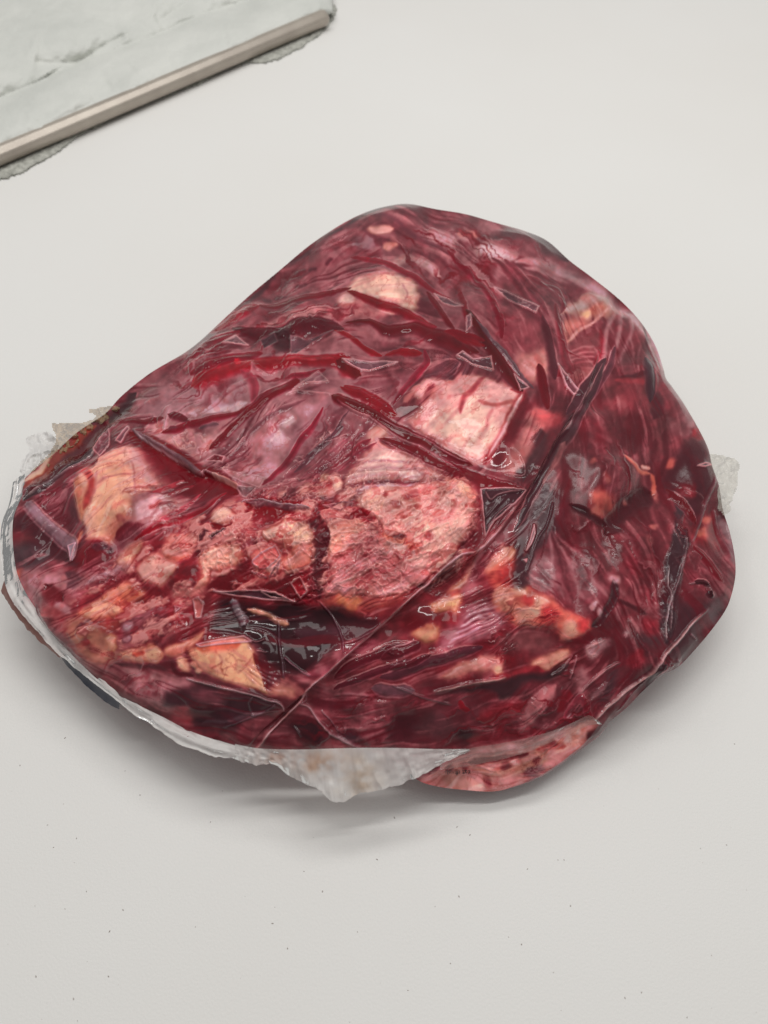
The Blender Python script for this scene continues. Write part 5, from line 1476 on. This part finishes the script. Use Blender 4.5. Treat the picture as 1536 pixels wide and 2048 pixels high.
def patch(name, poly, zfun, mat, parent, centre, st=2.0, lab=None, amp=0.0012, sc=22, seed=1, jag=3.0, thick=0.0):
    """a crumpled piece of sheet with the given outline"""
    p = catmull(np.array(poly, np.float32), 4, True)
    nx = int((p[:, 0].max() - p[:, 0].min()) / st) + 5; ny = int((p[:, 1].max() - p[:, 1].min()) / st) + 5
    x, y = np.meshgrid(p[:, 0].min() - 2 * st + st * np.arange(nx), p[:, 1].min() - 2 * st + st * np.arange(ny))
    jx = fbm(x, y, 14, seed + 400, 3) * jag; jy = fbm(x, y, 14, seed + 410, 3) * jag
    d, _, _ = seg_dist(x + jx, y + jy, p, True)
    s = np.where(inside(x + jx, y + jy, p), d, -d)
    keep = s > -0.7 * st
    r = 1 - 2 * np.abs(fbm(x, y, sc, seed + 420, 4))
    z = zfun(x, y, s) + amp * (r + 0.6 * fbm(x, y, sc * 0.5, seed + 430, 3))
    z = np.maximum(z, 0.0007)
    P = at(x, y, z)
    idx = np.arange(nx * ny).reshape(ny, nx)
    f = np.stack([idx[:-1, :-1], idx[:-1, 1:], idx[1:, 1:], idx[1:, :-1]], -1)
    kk = keep[:-1, :-1] & keep[:-1, 1:] & keep[1:, 1:] & keep[1:, :-1]
    f = f[kk]
    ids, inv = np.unique(f, return_inverse=True)
    o = mesh_obj(name, P.reshape(-1, 3)[ids], inv.reshape(f.shape)[:, ::-1], mat, parent, origin=centre)
    if thick:
        md = o.modifiers.new('thickness', 'SOLIDIFY'); md.thickness = thick; md.offset = -1
    if lab:
        o['label'] = lab
    return o


def build_film(root, centre):
    milky = film_material('milky_film', col(250, 247, 244), 0.10, 0.25)
    clear = film_material('clear_film', col(236, 214, 206), 0.70, 0.12, 0.0002, 1.12)
    flapm = film_material('stained_milky_film', col(250, 247, 244), 0.12, 0.25, stained=True)
    tan = film_material('stained_film', col(214, 182, 140), 0.42, 0.2)
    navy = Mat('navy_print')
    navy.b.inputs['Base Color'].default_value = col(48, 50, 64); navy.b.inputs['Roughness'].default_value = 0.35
    under = Mat('wrapped_underside')
    under.b.inputs['Base Color'].default_value = col(138, 96, 88); under.b.inputs['Roughness'].default_value = 0.35
    strip('film_seam', [(50, 945), (46, 985), (27, 1035), (26, 1090), (34, 1145), (54, 1190), (80, 1228), (118, 1275), (168, 1322), (222, 1370), (276, 1409), (326, 1434), (376, 1460), (426, 1478), (480, 1490)],
          [(26, 962), (20, 1002), (4, 1045), (1, 1100), (8, 1160), (22, 1197), (48, 1232), (88, 1279), (138, 1327), (198, 1374), (250, 1415), (300, 1449), (345, 1480), (400, 1503), (478, 1522)],
          [47, 46, 44, 40, 37, 36, 36, 36], [46, 44, 41, 38, 36, 35, 35, 35], milky, root, centre, 14, 420, 0.0008, 'narrow milky sealed edge of the film along the lower left', 1, rough=0.6)
    strip('film_flap', [(470, 1488), (520, 1497), (600, 1499), (700, 1496), (800, 1496), (870, 1498), (938, 1498)],
          [(468, 1520), (510, 1527), (548, 1532), (580, 1550), (612, 1567), (640, 1582), (655, 1598), (688, 1606), (715, 1590), (760, 1579), (800, 1570), (845, 1550), (888, 1528), (940, 1500)],
          [41, 41, 41, 41, 41, 40], [38, 36, 33, 31, 32, 35, 39], flapm, root, centre, 46, 330, 0.0010, 'loose crumpled milky flap of film hanging at the front', 2, over=0.004, along=False, stains=[(640, 1528, 60, 26, (224, 190, 166)), (720, 1560, 40, 50, (234, 214, 194)), (560, 1515, 60, 14, (226, 192, 176))])
    strip('film_edge', [(880, 1524), (905, 1512), (940, 1497), (1000, 1487), (1060, 1474), (1110, 1460), (1150, 1443), (1176, 1431), (1190, 1437), (1202, 1446)],
          [(880, 1540), (920, 1534), (980, 1524), (1050, 1506), (1090, 1489), (1120, 1477), (1150, 1464), (1175, 1452), (1190, 1449), (1204, 1449)],
          [34, 34, 34, 34], [27, 25, 26, 30], clear, root, centre, 12, 200, 0.0003, 'thin clear band of film stretched over the lower right lobe', 3, rough=0.15, over=0.0022)
    zf = lambda z0: (lambda x, y, s: z0 + 0 * x)
    whiter = film_material('white_film', col(250, 248, 246), 0.08, 0.3)
    patch('film_corner', [(52, 875), (78, 865), (104, 869), (118, 893), (100, 928), (66, 958), (44, 950), (44, 925), (56, 903)], zf(0.040), whiter, root, centre, lab='crumpled milky scrap of film at the left end', seed=5, sc=44, amp=0.0022)
    patch('film_corner', [(103, 850), (122, 846), (160, 846), (193, 834), (181, 821), (236, 812), (232, 826), (190, 858), (150, 890), (110, 930), (62, 965), (52, 952), (92, 915), (112, 880)], zf(0.042), tan, root, centre,
          lab='tan stained frill of film behind the left end', seed=8, sc=20, amp=0.003)
    patch('film_corner', [(1418, 912), (1442, 908), (1478, 922), (1477, 958), (1464, 996), (1452, 1026), (1436, 1020), (1424, 960)], zf(0.0425), film_material('dull_film', col(226, 222, 208), 0.5, 0.3), root, centre,
          lab='dull translucent scrap of film behind the right side', seed=9, sc=26, jag=4)
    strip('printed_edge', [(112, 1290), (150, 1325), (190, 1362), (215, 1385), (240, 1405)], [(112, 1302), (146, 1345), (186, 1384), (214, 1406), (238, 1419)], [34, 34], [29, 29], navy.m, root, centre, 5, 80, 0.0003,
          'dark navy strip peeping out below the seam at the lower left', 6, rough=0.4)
    strip('underside_edge', [(12, 1150), (30, 1195), (60, 1238), (100, 1282), (130, 1312)], [(2, 1180), (14, 1205), (40, 1240), (78, 1282), (118, 1316)], [40, 37], [36, 33], under.m, root, centre, 5, 80, 0.0005,
          'brownish underside of the pack below the seam at the left', 7, rough=0.8)
    # ink stamp on the lower right lobe
    cu = bpy.data.curves.new('ink_stamp', 'FONT')
    cu.body = 'Ibunp sca'
    cu.size = 1.0
    tmp = bpy.data.objects.new('ink_stamp', cu); link(tmp)
    bpy.context.view_layer.update()
    me = bpy.data.meshes.new_from_object(tmp)
    n = len(me.vertices); v = np.zeros(n * 3, np.float32); me.vertices.foreach_get('co', v); v = v.reshape(-1, 3)
    x0, x1 = v[:, 0].min(), v[:, 0].max()
    k = 52.0 / (x1 - x0)
    ang = R_(5)
    lx = (v[:, 0] - x0) * k; ly = v[:, 1] * k * 1.25
    pxs = 891 + lx * math.cos(ang) + ly * math.sin(ang); pys = 1556 + lx * math.sin(ang) * 0.6 - ly * math.cos(ang)
    P = surf(pxs, pys, 0.0005) - np.asarray(centre)
    me.vertices.foreach_set('co', P.astype(np.float32).ravel()); me.update()
    bpy.data.objects.remove(tmp)
    ink = Mat('black_ink'); ink.b.inputs['Base Color'].default_value = col(40, 20, 22); ink.b.inputs['Roughness'].default_value = 0.4
    me.materials.clear(); me.materials.append(ink.m)
    o = link(bpy.data.objects.new('ink_stamp', me), root)
    o['label'] = 'small dark printed lettering on the lower right lobe'


def build_sheet():
    """grey padded sheet with a beige hem bar, at the far left corner of the table"""
    c0 = at(200, 120, 0.0); c0[2] = 0
    root = thing('padded_sheet', 'crumpled pale grey padded sheet with a beige bar along its edge at the table corner', 'padded sheet', c0)
    st = 3.0
    x, y = np.meshgrid(np.arange(-240, 700, st), np.arange(-220, 380, st))
    # front line = the bar
    yl = np.interp(x, [-240, 0, 655, 700], [412, 309, 30, 12])
    s = (yl - y) * 0.92
    xr = 668 - 0.10 * np.clip(30 - y, 0, 300)
    s2 = np.minimum(s, xr - x)
    keep = (s2 > -2)
    e = np.clip(s2 / 50, 0, 1)
    z = 0.006 + 0.016 * np.sqrt(1 - (1 - e) ** 2) + 0.010 * np.clip(s / 300, 0, 1)
    H = 1.6 * fbm(x, y, 120, 501, 3) + 0.8 * (1 - 2 * np.abs(fbm(x, y, 46, 511, 4, R_(-28), 2.2))) + 0.25 * fbm(x, y, 12, 521, 3)

    def crease(pts, w, h):
        d, t, sd = seg_dist(x.astype(np.float32), y.astype(np.float32), catmull(np.array(pts, np.float32), 6))
        ends = np.clip(np.minimum(t, 1 - t) / 0.1, 0.5, 1)
        return ends * -h * (0.8 * np.exp(-d / (1.1 * w)) + 0.7 * np.exp(-(d / (4.0 * w)) ** 2))
    H = H + 1.15 * crease([(-120, 250), (-40, 215), (0, 195), (60, 170), (100, 150), (170, 118), (260, 88), (330, 62), (400, 30), (490, 2), (600, -40)], 11, 6.3)
    H = H + 1.15 * crease([(60, 120), (100, 126), (150, 122), (175, 112), (210, 90), (260, 66)], 10, 3.4)
    H = H + 1.15 * crease([(310, 45), (340, 28), (370, 4), (385, -30)], 8, 2.3)
    H = H + 1.15 * crease([(98, 160), (92, 150)], 8, 2.3)
    H = H + 1.15 * crease([(70, 250), (110, 215), (160, 190), (230, 160)], 10, 1.6)
    H = H + 1.15 * crease([(180, 205), (240, 160), (270, 135)], 10, 1.6)
    H = H + 1.15 * crease([(330, 110), (400, 85), (460, 70)], 11, 1.4)
    z = z + np.clip(s2 / 20, 0, 1) * H / 1000
    P = at(x, y, np.maximum(z, 0.002))
    ny, nx = x.shape
    idx = np.arange(nx * ny).reshape(ny, nx)
    f = np.stack([idx[:-1, :-1], idx[:-1, 1:], idx[1:, 1:], idx[1:, :-1]], -1)
    kk = keep[:-1, :-1] & keep[:-1, 1:] & keep[1:, 1:] & keep[1:, :-1]
    f = f[kk]; ids, inv = np.unique(f, return_inverse=True)
    M = Mat('grey_padding')
    n = M.noise(18, 5)
    M.l(M.ramp(n, [(0.3, col(204, 206, 200)), (0.7, col(218, 219, 213))]), M.b.inputs['Base Color'])
    M.b.inputs['Roughness'].default_value = 0.6
    M.l(M.bump(M.noise(260, 4, 0.6), 0.0012, 0.6), M.b.inputs['Normal'])
    o = mesh_obj('sheet', P.reshape(-1, 3)[ids], inv.reshape(f.shape)[:, ::-1], M.m, root, origin=c0)
    md = o.modifiers.new('thickness', 'SOLIDIFY'); md.thickness = 0.004; md.offset = -1
    # hem bar: flattened round profile with a shallow groove
    a = at(-260, 418, 0.0105); b = at(652, 34, 0.0105)
    dv = b - a; L = np.linalg.norm(dv); dv /= L
    sd = np.cross(dv, [0, 0, 1.0]); sd /= np.linalg.norm(sd)
    prof = []
    for k in range(28):
        th = k / 28 * 2 * math.pi
        r = 0.0085 * (1 - 0.10 * math.exp(-((math.atan2(math.sin(th - 0.9), math.cos(th - 0.9))) / 0.16) ** 2))
        prof.append((math.cos(th) * r, math.sin(th) * r * 0.95))
    V = []; Fq = []
    segs = [(0.0, 0.75), (0.004, 1.0)] + [(t, 1.0) for t in np.linspace(0.02, L - 0.006, 40)] + [(L - 0.002, 0.93), (L, 0.7)]
    for t, g in segs:
        wob = 0.0006 * math.sin(t * 9)
        for u, v in prof:
            V.append(a + dv * t + sd * (u * g + wob) + np.array([0, 0, 1.0]) * (v * g))
    npf = len(prof)
    for i in range(len(segs) - 1):
        for k in range(npf):
            Fq.append((i * npf + k, i * npf + (k + 1) % npf, (i + 1) * npf + (k + 1) % npf, (i + 1) * npf + k))
    for end in (0, len(segs) - 1):
        cidx = len(V); V.append(np.mean(V[end * npf:(end + 1) * npf], axis=0))
        for k in range(0, npf, 2):
            Fq.append((cidx, end * npf + k, end * npf + (k + 1) % npf, end * npf + (k + 2) % npf))
    B = Mat('beige_bar')
    n = B.noise(40, 4)
    B.l(B.ramp(n, [(0.3, col(168, 158, 147)), (0.7, col(182, 173, 161))]), B.b.inputs['Base Color'])
    B.b.inputs['Roughness'].default_value = 0.33; B.b.inputs['Metallic'].default_value = 0.25
    mesh_obj('hem_bar', V, Fq, B.m, root, origin=c0)
    # grey felt showing under the bar
    Fm = Mat('grey_felt')
    n = Fm.noise(220, 5, 0.65)
    Fm.l(Fm.ramp(n, [(0.35, col(150, 150, 142)), (0.65, col(196, 196, 187))]), Fm.b.inputs['Base Color'])
    Fm.b.inputs['Roughness'].default_value = 0.95
    Fm.l(Fm.bump(n, 0.002, 0.8), Fm.b.inputs['Normal'])
    patch('felt_edge', [(-120, 385), (-40, 362), (10, 356), (60, 334), (108, 308), (146, 278), (186, 256), (240, 228), (320, 194), (400, 166), (446, 136), (486, 126), (544, 122), (604, 92), (646, 62), (672, 24), (650, 10), (500, 70), (330, 140), (160, 215), (0, 285), (-120, 335)],
          lambda x_, y_, s_: 0.0012 + 0.0012 * np.clip(s_ / 8, 0, 1), Fm.m, root, c0, 3.0, amp=0.0004, sc=20, seed=21, jag=1.5, thick=0.001)


ALB = 1.20
if bpy:
    build_table()
    root, centre = build_pack()
    build_film(root, centre)
    build_sheet()
